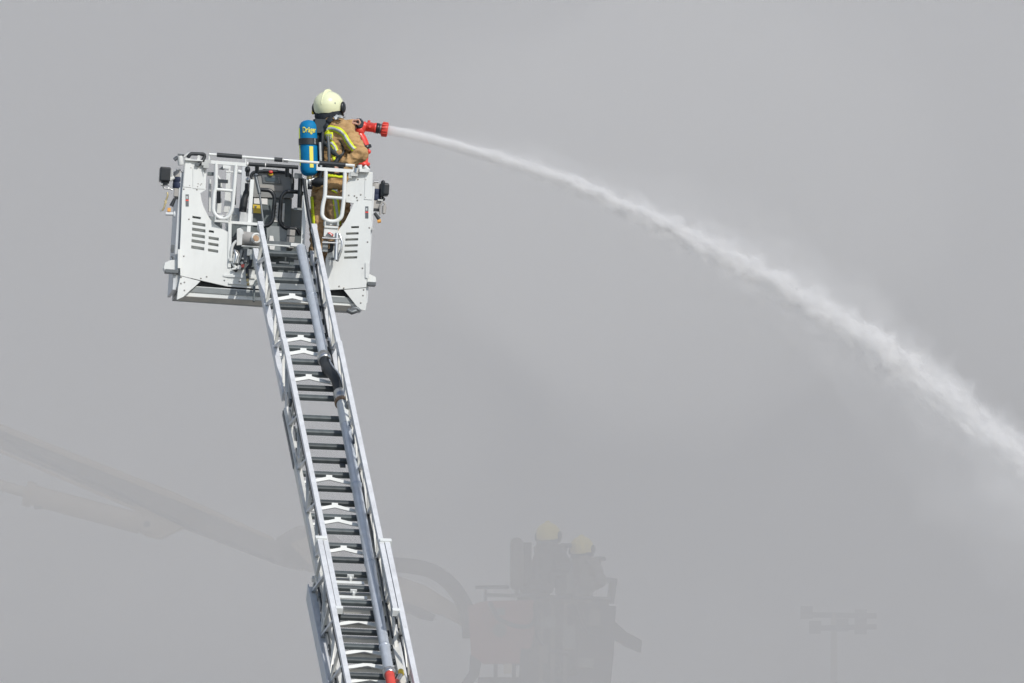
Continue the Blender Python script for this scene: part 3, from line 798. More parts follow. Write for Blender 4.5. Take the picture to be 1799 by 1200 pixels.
part('side_peg', 'side', MB().tube([Q(291, 375.5, -0.005), Q(304, 376, -0.005)], .018, 10).ell(Q(306, 376.5, -0.005), (.014, 0, 0), (0, .02, 0), (0, 0, .03)))
lampR = part('flood_lamp', 'blackp', MB().bx(Q(677, 333.5, 0.002), .065, .13, .12).bx(Q(672, 332, 0.002), .04, .1, .16).bx(Q(673, 350, 0.002), .04, .05, .04), 'black lamp head on the right side of the cage')
part('lamp_bracket', 'steel', MB().tube(fillet([Q(671, 343, -0.022), Q(676, 340, -0.022), Q(677, 331, -0.022)], .02), .006, 6).bx(Q(668, 352, -0.005), .05, .05, .014), None, lampR)
part('rope_loop', 'stone', MB().tube(spline([Q(668, 378, -0.026), Q(667.5, 365, -0.026), Q(671, 356, -0.026), Q(676, 358, -0.026), Q(677, 370, -0.026), Q(673, 375, -0.026), Q(675, 360, -0.026)], 5), .008, 6).tube([Q(675, 362, -0.026), Q(674, 375, -0.026)], .02, 6))
part('strap_end', 'black', MB().tube([Q(658, 374, -0.022), Q(666, 385, -0.022)], [.014, .019], 8))
part('strap_tag', 'orange', MB().tube([Q(663, 389, -0.022), Q(669, 388, -0.022)], .017, 8))
for s, pts in ((1, [(288, 470), (290, 461), (300, 457), (312, 456), (313, 475), (306, 478), (290, 475)]), (-1, [(645, 482), (651, 482), (660.5, 487), (660.5, 495), (650, 499), (644, 500)])):
    b = part('side_step', 'white', MB().plate([Q(*p, -0.026) for p in pts], (0, -1, 0), .18))
    part('step_tread', 'dsteel', MB().bx(Q((289 + 313) / 2 if s > 0 else 652, 477.5 if s > 0 else 499.5, .01), .12 if s > 0 else .08, .15, .03), None, b)
for l_ in (lampL, lampR):
    bv_ = l_.modifiers.new('round', 'BEVEL')
    bv_.width = .03
    bv_.segments = 3
part('side_hook', 'dsteel', MB().bx(Q(303, 437, -0.019), .03, .03, .07).tube([Q(302, 450, -0.019), Q(305, 456, -0.019)], .01, 6))
part('side_hook', 'steel', MB().bx(Q(652.5, 402, -0.040), .04, .03, .02))

# ------------------------------------------------------------------ people
def loft(mb, rings, n=18):       # rings: (centre, X half axis, Y half axis)
    vs, fs = [], []
    for c, x, y in rings:
        for k in range(n):
            a = 2 * math.pi * k / n
            vs.append(V(c) + V(x) * math.cos(a) + V(y) * math.sin(a))
    for i in range(len(rings) - 1):
        for k in range(n):
            fs.append((i * n + k, i * n + (k + 1) % n, (i + 1) * n + (k + 1) % n, (i + 1) * n + k))
    fs += [tuple(reversed(range(n))), tuple((len(rings) - 1) * n + k for k in range(n))]
    return mb.add(vs, fs, True)
def limb(mb, pts, rs, n=14):
    mb.tube(pts, rs, n)
    for p, r in zip(pts, rs):
        mb.ell(p, (r, 0, 0), (0, r, 0), (0, 0, r), 12, 8)
    return mb
def skin_over(mb, name, m, parent, voxel, it, amp=0.0, fs=9.0):
    """melt the shapes into one continuous surface, then crease it a little"""
    tmp = mb.build('tmp', m)
    md = tmp.modifiers.new('r', 'REMESH')
    md.mode = 'VOXEL'
    md.voxel_size = voxel
    s2 = tmp.modifiers.new('s', 'SMOOTH')
    s2.factor = 0.5
    s2.iterations = it
    dg = bpy.context.evaluated_depsgraph_get()
    me = bpy.data.meshes.new_from_object(tmp.evaluated_get(dg))
    old = tmp.data
    bpy.data.objects.remove(tmp)
    bpy.data.meshes.remove(old)
    me.name = name
    if amp:
        ns = [v.normal.copy() for v in me.vertices]
        for v, nn in zip(me.vertices, ns):
            p = v.co
            q = V((p.x * fs, p.y * fs, p.z * fs * 1.9))
            a = 1 - 2.2 * abs(noise.noise(q)) + 0.5 * noise.noise(q * 2.7)
            v.co = p + nn * amp * a
    me.polygons.foreach_set('use_smooth', [True] * len(me.polygons))
    me.materials.clear()
    me.materials.append(m)
    return link(name, me, parent)

def firefighter(mp, Y0, ds, label, kit, detail, hand=True, right_low=True):
    """mp maps figure points (in photo pixels of the near figure) to photo pixels, ds scales depth"""
    base = at_y(*mp(580, 513), Y0)
    def J(px, py, dy=0.0):
        return at_y(*mp(px, py), Y0 + dy * ds) - base
    k = (J(680, 300) - J(580, 300)).length / (100 / 188.0)      # metres per figure metre
    f = V((.86, .5, 0)).normalized()
    r = V((f.y, -f.x, 0))
    fh = V((.40, .92, 0)).normalized()
    rh = V((fh.y, -fh.x, 0))
    Z = V((0, 0, 1))
    me_ = Matrix.Translation(base)
    pr = root('person', me_, label, 'person')
    # body: head, neck, trunk, limbs and hands as one continuous surface
    b = MB()
    hd = J(577, 188)
    b.ell(hd, rh * .076 * k, fh * .098 * k, Z * .115 * k)
    b.ell(hd + fh * .095 * k - Z * .01 * k, rh * .014 * k, fh * .022 * k, Z * .026 * k)            # nose
    b.ell(hd + fh * .07 * k - Z * .075 * k, rh * .04 * k, fh * .03 * k, Z * .03 * k)               # chin
    for s in (-1, 1):
        b.ell(hd + rh * s * .078 * k, rh * .012 * k, fh * .022 * k, Z * .034 * k)                  # ears
    limb(b, [J(578, 196), J(582, 216)], [.058 * k, .065 * k])
    loft(b, [(J(583, 222), r * .15 * k, f * .09 * k), (J(587, 250), r * .18 * k, f * .12 * k), (J(585, 320), r * .16 * k, f * .12 * k)])
    sR, eR, wR = J(603, 229, -.16), J(631, 270, -.21), J(607, 291, -.20)
    sL, eL, wL = J(569, 225, .15), J(608, 246, .30), J(614, 221, .22)
    limb(b, [sR, eR, wR], [.05 * k, .043 * k, .032 * k])
    limb(b, [sL, eL, wL], [.05 * k, .043 * k, .032 * k])
    for hx, kx, ax in ((572, 565, 563), (594, 593, 590)):
        d = .07 if hx < 580 else -.07
        limb(b, [J(hx, 322, d), J(kx, 405, d), J(ax, 497, d)], [.075 * k, .055 * k, .042 * k])
    # left hand closed on the grip of the water cannon: palm, four curled fingers, thumb from the side
    hp = J(619.5, 215.5, .2)
    b.ell(hp, V((.038, 0, .014)) * k, V((0, .02, 0)) * k, V((-.012, 0, .034)) * k)
    limb(b, [wL, hp], [.03 * k, .028 * k], 10)
    for i in range(4):
        y0 = .165 + i * .024
        L3 = (1.0, 1.06, 1.0, .82)[i]
        p0 = J(623, 211.5, y0)
        p1 = p0 + V((.036, 0, .008)) * k * L3
        p2 = p1 + V((.016, 0, -.028)) * k * L3
        p3 = p2 + V((-.012, 0, -.02)) * k * L3
        limb(b, [p0, p1, p2, p3], [.0098 * k, .0095 * k, .0088 * k, .008 * k], 8)
    limb(b, [hp + V((.0, -.02, -.01)) * k, hp + V((.03, -.03, -.012)) * k, hp + V((.052, -.024, -.022)) * k], [.012 * k, .011 * k, .009 * k], 8)
    # right hand resting on the rail
    hr = J(600, 297, -.22)
    b.ell(hr, V((.04, 0, 0)) * k, V((0, .022, 0)) * k, V((0, 0, .03)) * k)
    for i in range(4):
        p0 = hr + V((-.03, -.004 - .0, .022 - i * .018)) * k
        p1 = p0 + V((-.03, -.012, -.003)) * k
        p2 = p1 + V((-.008, .026, -.006)) * k
        limb(b, [p0, p1, p2], [.0098 * k, .0092 * k, .008 * k], 8)
    limb(b, [hr + V((.0, -.015, .025)) * k, hr + V((-.03, -.03, .04)) * k], [.012 * k, .010 * k], 8)
    body = skin_over(b, 'body', M['skin' if detail else 'darkkit'], pr, .0065 if detail else .014, 2)
    # jacket
    b = MB()
    loft(b, [(J(580, 209), r * .10 * k, f * .095 * k), (J(582, 215), r * .16 * k, f * .11 * k), (J(585, 224), r * .20 * k, f * .135 * k), (J(588, 245), r * .215 * k, f * .16 * k),
             (J(588, 270), r * .205 * k, f * .165 * k), (J(586, 295), r * .20 * k, f * .155 * k), (J(584, 318), r * .215 * k, f * .17 * k), (J(584, 333), r * .222 * k, f * .175 * k)])
    limb(b, [sR, (sR + eR) / 2 + V((.008, 0, .004)), eR, wR], [.086 * k, .08 * k, .074 * k, .058 * k])
    limb(b, [sL, eL, wL], [.086 * k, .074 * k, .055 * k])
    jk = skin_over(b, 'jacket', M[kit[0]], pr, .010 if detail else .022, 3, .017 * k, 10.0)
    # trousers and boots
    b = MB()
    loft(b, [(J(584, 312), r * .17 * k, f * .13 * k), (J(583, 330), r * .185 * k, f * .145 * k), (J(582, 350), r * .17 * k, f * .14 * k)])
    for hx, kx, ax in ((569, 563, 561), (595, 595, 592)):
        d = .07 if hx < 580 else -.07
        limb(b, [J(hx, 338, d), J((hx + kx) / 2, 372, d), J(kx, 405, d), J(ax, 450, d), J(ax, 490, d)], [.104 * k, .1 * k, .092 * k, .086 * k, .082 * k])
    tr_ = skin_over(b, 'trousers', M[kit[1]], pr, .012 if detail else .024, 4, .017 * k, 8.0)
    for ax, d in ((561, .07), (591, -.07)):
        b = MB()
        limb(b, [J(ax, 488, d), J(ax, 505, d)], [.06 * k, .055 * k])
        b.ell(J(ax, 508, d) + f * .06 * k, f * .13 * k, r * .05 * k, Z * .04 * k)
        skin_over(b, 'boot', M['black'], pr, .014, 2)
    # hood / neck curtain
    b = MB()
    loft(b, [(J(577, 190), rh * .125 * k, fh * .13 * k), (J(577, 200), rh * .127 * k, fh * .125 * k), (J(577, 208), rh * .13 * k, fh * .12 * k), (J(580, 215), rh * .14 * k, fh * .12 * k)])
    skin_over(b, 'hood', M['hood'], pr, .012, 3, .005 * k, 14)
    # helmet
    hc = J(577, 184)
    b = MB()
    nv, nu = 12, 28
    vs, fs = [], []
    for j in range(nv + 1):
        th = R(2 + 124 * j / nv)
        for i in range(nu):
            ph = 2 * math.pi * i / nu
            fl = 1 + (.02 if j >= nv - 1 else 0)
            vs.append(hc + rh * (.139 * k * fl * math.sin(th) * math.cos(ph)) + fh * (.158 * k * fl * math.sin(th) * math.sin(ph)) + Z * (.128 if th < R(90) else .155) * k * math.cos(th))
    for j in range(nv):
        for i in range(nu):
            fs.append((j * nu + i, (j + 1) * nu + i, (j + 1) * nu + (i + 1) % nu, j * nu + (i + 1) % nu))
    fs.append(tuple(range(nu)))
    b.add(vs, fs, True)
    hm = b.build('helmet', M[kit[2]], pr)
    arc, rad = [], []
    for i in range(19):
        a = R(-95 + i * 10)
        arc.append(hc + fh * (.159 * k * math.sin(a)) + Z * (.129 * k * math.cos(a)))
        rad.append((.004 + .017 * max(0, math.cos(a)) ** 4) * k)
    MB().tube(arc, rad, 8).build('crest', M[kit[2]], hm)
    for s in (-1, 1):
        e = MB().ell(hc + rh * s * .146 * k - Z * .03 * k + fh * .01 * k, rh * .022 * k, fh * .045 * k, Z * .055 * k).build('ear_cup', M['blackp'], hm)
        MB().tube([hc + rh * s * .135 * k - Z * .06 * k, hc + rh * s * .12 * k - Z * .1 * k + fh * .06 * k], .014 * k, 8).build('chin_strap', M['blackp'], hm)
    MB().tube([hc + rh * (.142 * math.cos(R(a))) * k + fh * (.165 * math.sin(R(a))) * k - Z * .03 * k for a in range(10, 171, 16)], .02 * k, 8).build('visor', M['blackp'], hm)
    MB().lathe(hc - rh * .15 * k - Z * .062 * k, -rh - fh * .4, [(0, .024 * k), (.012 * k, .024 * k), (.02 * k, .016 * k)], 12).build('visor_knob', M['yellow' if detail else 'blackp'], hm)
    for s, a in ((1, 32), (-1, 25)):
        p = hc + rh * (s * .139 * math.cos(R(a + 8)) * k) - fh * (.158 * math.sin(R(a + 8)) * k * .9) + Z * .0 * k
        MB().ell(p, rh * .007 * k, fh * .008 * k, Z * .014 * k).build('helmet_slot', M['dsteel'], hm)
    return pr, jk, tr_, J, k, f, r, base

def ribbon(name, obj, base, mpix, wpx, m, parent, off=.006, sub=4):
    """a strip laid on obj along a line of photo pixels, wpx wide"""
    me = obj.data
    bv = BVHTree.FromPolygons([v.co + base for v in me.vertices], [p.vertices[:] for p in me.polygons])
    pts = spline([V((x, y, 0)) for x, y in mpix], sub)
    rows = []
    for i, p in enumerate(pts):
        t = (pts[min(i + 1, len(pts) - 1)] - pts[max(0, i - 1)]).normalized()
        nrm = V((-t.y, t.x, 0))
        row = []
        for s in (-.5, 0, .5):
            q = p + nrm * wpx * s
            h = bv.ray_cast(CAM + ray(q.x, q.y) * 100, ray(q.x, q.y))
            row.append(None if h[0] is None else h[0] + h[1] * off - base)
        rows.append(row)
    good = [r_ for r_ in rows if all(r_)]
    if len(good) < 2:
        return None
    vs = [v for r_ in good for v in r_]
    fs = []
    for i in range(len(good) - 1):
        for c in range(2):
            a = i * 3 + c
            if (vs[a] - vs[a + 3]).length < .12:
                fs.append((a, a + 1, a + 4, a + 3))
    b = MB().add(vs, fs, True)
    o = b.build(name, M[m], parent)
    md = o.modifiers.new('thickness', 'SOLIDIFY')
    md.thickness = .004
    md.offset = 0
    return o

YP = (CF.m @ Q(585, 400, .36)).y
ff, jk, trs, J, k, f, r, base = firefighter(lambda x, y: (x, y), YP, 1.0,
    'firefighter in tan jacket and cream helmet standing in the white rescue cage', ('tan', 'tanleg', 'helmet'), True)
def rib(name, obj, pts, wpx, m, off=.006):
    return ribbon(name, obj, base, pts, wpx, m, ff, off)
main = [(570, 229.5), (577, 226), (586, 226), (596, 229.5), (604, 236), (610, 246), (616, 255), (623, 263)]
rib('stripe', jk, main, 9.5, 'hivis')
rib('stripe', jk, main, 4.2, 'silver', .009)
low = [(581, 250), (587, 257), (591, 266)]
rib('stripe', jk, low, 9, 'hivis'); rib('stripe', jk, low, 4, 'silver', .009)
rib('stripe', jk, [(585, 272), (588, 282)], 5, 'hivis')
rib('stripe', jk, [(574, 309), (590, 309), (606, 310)], 5, 'hivis')
rib('back_patch', jk, [(569, 232), (577, 239), (585, 240)], 15, 'hivis')
def letters_on(obj, text, corners, m, parent, off):
    cu_ = bpy.data.curves.new('lettering', 'FONT'); cu_.body = text; cu_.offset = .02
    t_ = bpy.data.objects.new('tmp', cu_); sc.collection.objects.link(t_); bpy.context.view_layer.update()
    me_ = bpy.data.meshes.new_from_object(t_.evaluated_get(bpy.context.evaluated_depsgraph_get())); bpy.data.objects.remove(t_)
    bv = BVHTree.FromPolygons([v.co + base for v in obj.data.vertices], [p.vertices[:] for p in obj.data.polygons])
    xs_ = [v.co.x for v in me_.vertices]; ys_ = [v.co.y for v in me_.vertices]
    (ax_, ay_), (bx_, by_), hgt = corners
    for v in me_.vertices:
        a = (v.co.x - min(xs_)) / (max(xs_) - min(xs_)); b_ = (v.co.y - min(ys_)) / (max(ys_) - min(ys_))
        px, py = ax_ + (bx_ - ax_) * a, ay_ + (by_ - ay_) * a - hgt * b_
        h = bv.ray_cast(CAM + ray(px, py) * 100, ray(px, py))
        if h[0] is not None:
            v.co = h[0] + h[1] * off - base
        else:
            v.co = at_y(px, py, YP - .2) - base
    me_.materials.clear(); me_.materials.append(M[m])
    return link('lettering', me_, parent)
letters_on(jk, 'WEER', ((567.5, 243), (585, 245.5), 9), 'silver', ff, .014)
rib('stripe', trs, [(583, 334), (594, 336)], 8, 'hivis', .02); rib('stripe', trs, [(583, 335), (594, 337)], 3, 'silver', .023)
sl1 = [(589, 345), (592, 370), (594, 395)]
rib('stripe', trs, sl1, 10, 'hivis', .008); rib('stripe', trs, sl1, 4, 'silver', .012)
sl2 = [(549, 345), (551, 380), (554, 430)]
rib('stripe', trs, sl2, 5, 'hivis', .008)
rib('jacket_seam', jk, [(597, 246), (602, 260), (603, 274)], 1.6, 'harness', .003)
rib('collar_tab', jk, [(586, 213), (594, 210.5), (603, 212)], 4, 'silver', .05)

# ------------------------------------------------------------------ breathing apparatus on his back
bt = at_y(541, 262, YP) - f * .0
ba_y = YP - .16
ba_o = at_y(541.5, 262, ba_y)
ba = root('breathing_apparatus', Matrix.Translation(ba_o), 'breathing apparatus with blue yellow-striped cylinder on the back of the firefighter in the cage', 'breathing apparatus')
def B(px, py, dy=0.0):
    return at_y(px, py, ba_y + dy) - ba_o
top, bot = B(541, 211), B(543.5, 309)
ax = (bot - top).normalized()
ln = (bot - top).length
rb = .0835
MB().lathe(top, ax, [(0, .012), (.006, .04), (.02, .064), (.045, .079), (.075, rb), (ln - .06, rb), (ln - .025, .074), (ln - .008, .055), (ln, .03)], 32).build('cylinder_cover', M['blue'], ba)
def on_cyl(s, ang, off=.003):    # point on the cover: metres from top, angle from the camera side
    side = V((1, 0, 0)); frt = side.cross(ax).normalized()
    if frt.y > 0:
        frt = -frt
    return top + ax * s + (side * math.sin(ang) + frt * math.cos(ang)) * (rb + off)
def cyl_strip(name, s0, s1, a0, a1, m, off=.003, n=6):
    vs, fs = [], []
    for i in range(n + 1):
        a = a0 + (a1 - a0) * i / n
        vs += [on_cyl(s0, a, off), on_cyl(s1, a, off), on_cyl(s1, a, -.004), on_cyl(s0, a, -.004)]
    for i in range(n):
        p = i * 4
        for j in range(4):
            fs.append((p + j, p + (j + 1) % 4, p + 4 + (j + 1) % 4, p + 4 + j))
    fs += [(3, 2, 1, 0), tuple(n * 4 + j for j in range(4))]
    return MB().add(vs, fs, False).build(name, M[m], ba)
cyl_strip('yellow_stripe', .255, ln - .07, R(5), R(29), 'bottleyellow', .004)
cyl_strip('yellow_stripe', .03 + .05, ln - .09, R(-84), R(-70), 'hivis', .004)
cyl_strip('cylinder_strap', .178, .236, 0, R(360), 'black', .01, 36)
cyl_strip('strap_edge', .18, .234, R(38), R(42), 'silver', .013, 2)
cu = bpy.data.curves.new('lettering', 'FONT')
cu.body = 'Dräger'
cu.size = .075
cu.offset = .0016
to = bpy.data.objects.new('tmp', cu)
sc.collection.objects.link(to)
bpy.context.view_layer.update()
tm = bpy.data.meshes.new_from_object(to.evaluated_get(bpy.context.evaluated_depsgraph_get()))
bpy.data.objects.remove(to)
xs = [v.co.x for v in tm.vertices]
bmt = bmesh.new(); bmt.from_mesh(tm)
bmesh.ops.subdivide_edges(bmt, edges=[e for e in bmt.edges if abs(e.verts[0].co.x - e.verts[1].co.x) > .02], cuts=2)
bmt.to_mesh(tm); bmt.free()
x0, x1 = min(xs), max(xs)
for v in tm.vertices:
    an = R(-36) + (v.co.x - x0) / (x1 - x0) * R(92)
    v.co = on_cyl(.125 - v.co.y, an, .004)
tm.materials.clear(); tm.materials.append(M['bottleyellow'])
lt = link('lettering', tm, ba)
md = lt.modifiers.new('t', 'SOLIDIFY'); md.thickness = .002
MB().lathe(bot - ax * .006, ax, [(0, .022), (.02, .026), (.035, .026), (.04, .02)], 14).build('valve_collar', M['gold'], ba)
MB().lathe(bot + ax * .03, ax, [(0, .018), (.01, .022), (.05, .022), (.055, .016)], 14).build('valve', M['steel'], ba)
MB().lathe(bot + ax * .082, ax, [(0, .02), (.01, .028), (.035, .028), (.045, .018)], 14).build('valve_knob', M['blackp'], ba)
MB().tube([bot + ax * .045, bot + ax * .04 + V((.06, .03, .02))], .016, 8).build('valve_outlet', M['steel'], ba)
MB().tube([bot + V((.065, .03, -.0)), bot + V((.068, .03, -.06))], .016, 8).build('pressure_reducer', M['gold'], ba)
MB().box(B(566, 258, .06), V((.11, .07, 0)), V((-.02, .035, 0)), V((0, 0, .5))).build('back_plate', M['harness'], ba)
MB().box(B(564, 222, .02), V((.13, .05, 0)), V((-.02, .05, 0)), V((0, 0, .13))).build('shoulder_yoke', M['harness'], ba)
MB().tube(spline([B(567, 232, -.02), B(566, 255, -.03), B(566, 290, -.02), B(561, 318, 0)], 5), .017, 8).build('pressure_hose', M['black'], ba)
MB().tube(spline([B(576, 240, -.1), B(578, 265, -.11), B(578, 292, -.1)], 5), .014, 8).build('pressure_hose', M['dsteel'], ba)
MB().tube([B(562, 250, -.04), B(564, 300, -.04)], .013, 6).build('frame_tube', M['silver'], ba)
MB().ell(B(568, 320, .05), (.13, 0, 0), (0, .09, 0), (0, 0, .055)).build('hip_pad', M['black'], ba)
ba_off = base - ba_o
def strap(pts, wpx, off=.012, m='harness'):
    o = ribbon('harness_strap', jk, base, pts, wpx, m, ba, off)
    if o:
        for v in o.data.vertices:
            v.co += ba_off
strap([(585, 208), (580, 213), (573, 222), (566, 236)], 9, .022, 'black')
strap([(568, 246), (577, 258), (590, 271), (600, 280)], 7, .018)
strap([(602, 252), (603, 266), (597, 276), (588, 288)], 5, .02, 'black')
strap([(569, 290), (586, 292), (604, 296)], 13, .016, 'black')
strap([(576, 299), (592, 304), (606, 305)], 8, .014, 'black')

# ------------------------------------------------------------------ water cannon on the cage corner
YM = YP + .33
mo_o = at_y(637, 289, YM)
wc = root('water_cannon', Matrix.Translation(mo_o), 'red water cannon mounted on the right corner of the white cage', 'water cannon')
def C_(px, py, dy=0.0):
    return at_y(px, py, YM + dy) - mo_o
n0, n1 = C_(638, 221.5), C_(683, 228.5)
nd = (n1 - n0).normalized()
def wcp(name, mb, m, par=None):
    return mb.build(name, M[m], par or wc)
wcp('base_flange', MB().lathe(C_(638, 292), (0, 0, 1), [(0, .058), (.012, .066), (.03, .066), (.034, .05), (.06, .046)], 20), 'red')
wcp('base_ring', MB().lathe(C_(637, 297, -.05), (0.05, -.12, 1), [(0, .05), (.006, .07), (.026, .07), (.03, .05)], 20), 'black')
wcp('mounting_foot', MB().lathe(C_(637, 318), (0, 0, 1), [(0, .05), (.1, .045), (.12, .05)], 16), 'worn')
wcp('riser', MB().tube(spline([C_(638, 290), C_(640, 272), C_(641, 258), C_(637, 246), C_(631, 236), C_(630, 227)], 5), [.042] * 10 + [.045] * 10 + [.042] * 6, 16), 'red')
wcp('riser_joint', MB().lathe(C_(644, 262), (-.35, -.1, 1), [(0, .05), (.008, .054), (.03, .054), (.036, .045)], 18), 'blackp')
wcp('riser_joint', MB().tube([C_(630, 238, -.05), C_(634, 250, -.06), C_(640, 257, -.06)], .016, 8), 'blackp')
wcp('control_knob', MB().ell(C_(648, 266.5, -.06), (.021, 0, 0), (0, .021, 0), (0, 0, .023)), 'red')
wcp('elbow_housing', MB().ell(C_(632, 229), (.05, 0, 0), (0, .052, 0), (0, 0, .055)).tube([C_(633, 228), C_(640, 222)], .045, 16), 'red')
nz = wcp('barrel', MB().lathe(n0, nd, [(-.02, .036), (0, .044), (.018, .046), (.02, .04), (.03, .04), (.032, .047), (.105, .045), (.108, .05), (.122, .05), (.126, .04)], 20), 'red')
wcp('barrel_lug', MB().tube([n0 + nd * .055 + V((0, 0, .04)), n0 + nd * .055 + V((0, 0, .062))], .013, 8), 'red', nz)
wcp('barrel_lug', MB().tube([n0 + nd * .065 + V((0, -.03, -.0)), n0 + nd * .065 + V((0, -.055, 0))], .013, 8), 'red', nz)
wcp('nozzle_collar', MB().lathe(n0, nd, [(.118, .04), (.124, .05), (.15, .05), (.154, .045), (.175, .047), (.18, .05), (.19, .05)], 20), 'blackp')
wcp('collar_ring', MB().lathe(n0, nd, [(.158, .047), (.162, .0485), (.168, .0485), (.172, .047)], 20), 'dsteel')
hd_ = wcp('nozzle_head', MB().lathe(n0, nd, [(.172, .044), (.175, .058), (.2, .063), (.228, .066), (.236, .06), (.236, .046), (.2, .03)], 24), 'redr')
for i in range(14):
    a = 2 * math.pi * i / 14
    sx = nd.orthogonal().normalized(); sy = nd.cross(sx)
    dr = sx * math.cos(a) + sy * math.sin(a)
    wcp('grip_rib', MB().box(n0 + nd * .205 + dr * .064, nd * .05, dr * .012, nd.cross(dr) * .011), 'redr', hd_)
hw = wcp('grip', MB().tube(spline([C_(634, 213, -.03), C_(628, 213, -.02), C_(624, 219, .0), C_(623, 226, .02)], 4), .026, 10), 'black')
wcp('grip_wheel', MB().lathe(C_(630, 218.5, -.02), (.5, -1, .1), [(0, .04), (.01, .046), (.03, .046), (.04, .036)], 18), 'blackp', hw)

# ------------------------------------------------------------------ the jet of water
import numpy as np
rng = np.random.default_rng(3)
jp = [(679, 228), (720, 236), (760, 245), (800, 256), (850, 271), (900, 286), (950, 303), (1000, 322), (1050, 342), (1100, 365), (1150, 390), (1200, 415), (1250, 440), (1300, 466),
      (1350, 494), (1400, 523), (1450, 552), (1500, 582), (1550, 615), (1600, 651), (1650, 688), (1700, 727), (1750, 768), (1800, 810), (1860, 865), (1930, 930)]
jo = at_y(684, 229, YM)
jet_p = np.array([tuple(at_y(x, y, YM + .0004 * (x - 684)) - jo) for x, y in jp])
seg = np.r_[0, np.cumsum(np.linalg.norm(np.diff(jet_p, axis=0), axis=1))]
LEN = seg[-1]
def on_jet(s):
    p = np.stack([np.interp(s, seg, jet_p[:, i]) for i in range(3)], 1)
    q = np.stack([np.interp(np.minimum(s + .1, LEN), seg, jet_p[:, i]) for i in range(3)], 1)
    p0 = np.stack([np.interp(np.minimum(s + .1, LEN) - .1, seg, jet_p[:, i]) for i in range(3)], 1)
    t = q - p0
    return p, t / np.linalg.norm(t, axis=1)[:, None]
def wob(s, fq, ph):
    return sum(np.sin(s * fq * m_ + ph * m_ * 1.7) / m_ for m_ in (1, 2.3, 4.1, 7.7)) / 2
jet = root('water_jet', Matrix.Translation(jo), 'long white arc of water shot from the red water cannon', 'water jet')
jet['kind'] = 'stuff'
def spray_mat(name, dens):
    m_ = bpy.data.materials.new(name)
    m_.use_nodes = True
    m_.node_tree.nodes.clear()
    a_ = m_.node_tree.nodes.new('ShaderNodeOutputMaterial')
    b_ = m_.node_tree.nodes.new('ShaderNodeVolumePrincipled')
    b_.inputs['Color'].default_value = (1, 1, 1, 1)
    b_.inputs['Density'].default_value = dens
    b_.inputs['Anisotropy'].default_value = -.12
    m_.node_tree.links.new(b_.outputs[0], a_.inputs['Volume'])
    return m_
def plume(name, dens, s0, s1, rfun, lump, fq, seed, lift=0.0, rings=420, n=18):
    """a ragged hose of airborne water: closed surface round the path, its edge torn along the flow"""
    ss = np.linspace(s0, s1, rings)
    p, t = on_jet(ss)
    vs, fs = [], []
    for i in range(rings):
        x = ss[i] / LEN
        tt = V(t[i]); up_ = (V((0, 0, 1)) - tt * tt.z).normalized(); sd = tt.cross(up_)
        fade = min(1, .85 + i * .05) * min(1, (rings - 1 - i + .3) / (rings * .25)) ** .6
        rr_ = max(rfun(x), .002) * fade
        c = V(p[i]) + V((0, 0, lift * x))
        for k_ in range(n):
            a = 2 * math.pi * k_ / n
            q = V((ss[i] * fq + seed, math.cos(a) * 1.4 + seed * 2.1, math.sin(a) * 1.4))
            d_ = noise.noise(q) + .6 * noise.noise(q * 2.3) + .35 * noise.noise(V((q.x * 4.5, q.y * 3, q.z * 3)))
            g = max(.12, 1 + d_ * lump * min(1, .25 + x * 3))
            vs.append(c + (up_ * math.sin(a) + sd * math.cos(a)) * rr_ * g)
    for i in range(rings - 1):
        for k_ in range(n):
            fs.append((i * n + k_, i * n + (k_ + 1) % n, (i + 1) * n + (k_ + 1) % n, (i + 1) * n + k_))
    fs += [tuple(reversed(range(n))), tuple((rings - 1) * n + k_ for k_ in range(n))]
    fs = [tuple(reversed(f_)) for f_ in fs]
    o = MB().add(vs, fs, True).build(name, spray_mat(name, dens), jet)
    o['kind'] = 'stuff'
    return o
plume('core', 20, 0, LEN * .42, lambda x: .046 - .05 * x, .35, 7, 1.3)
plume('core', 9, 0, LEN * .62, lambda x: .05 + .06 * x, .75, 6, 4.1)
plume('spray', 3.4, LEN * .12, LEN * .8, lambda x: .05 + .105 * x, 1.3, 5.5, 9.7)
plume('spray', 1.5, LEN * .2, LEN * .9, lambda x: .045 + .13 * x, 1.4, 6.5, 15.2)
plume('spray', 1.1, LEN * .02, LEN, lambda x: .062 + .19 * x, 1.1, 4.5, 22.4, .04)
plume('spray', .7, LEN * .3, LEN, lambda x: .02 + .17 * x, 1.2, 4, 29.9, .05)
plume('mist', .42, LEN * .03, LEN * .8, lambda x: .07 + .36 * x, .9, 2.2, 33.3, .2)
plume('mist', .16, LEN * .1, LEN * .7, lambda x: .08 + .60 * x, .8, 1.3, 38.8, .4)
plume('mist', .34, LEN * .45, LEN, lambda x: max(.02, (x - .4) * .8), .8, 1.6, 44.1, -.22)
plume('mist', .2, LEN * .5, LEN, lambda x: max(.02, (x - .45) * 1.5), .7, 1.1, 51.7, -.6)
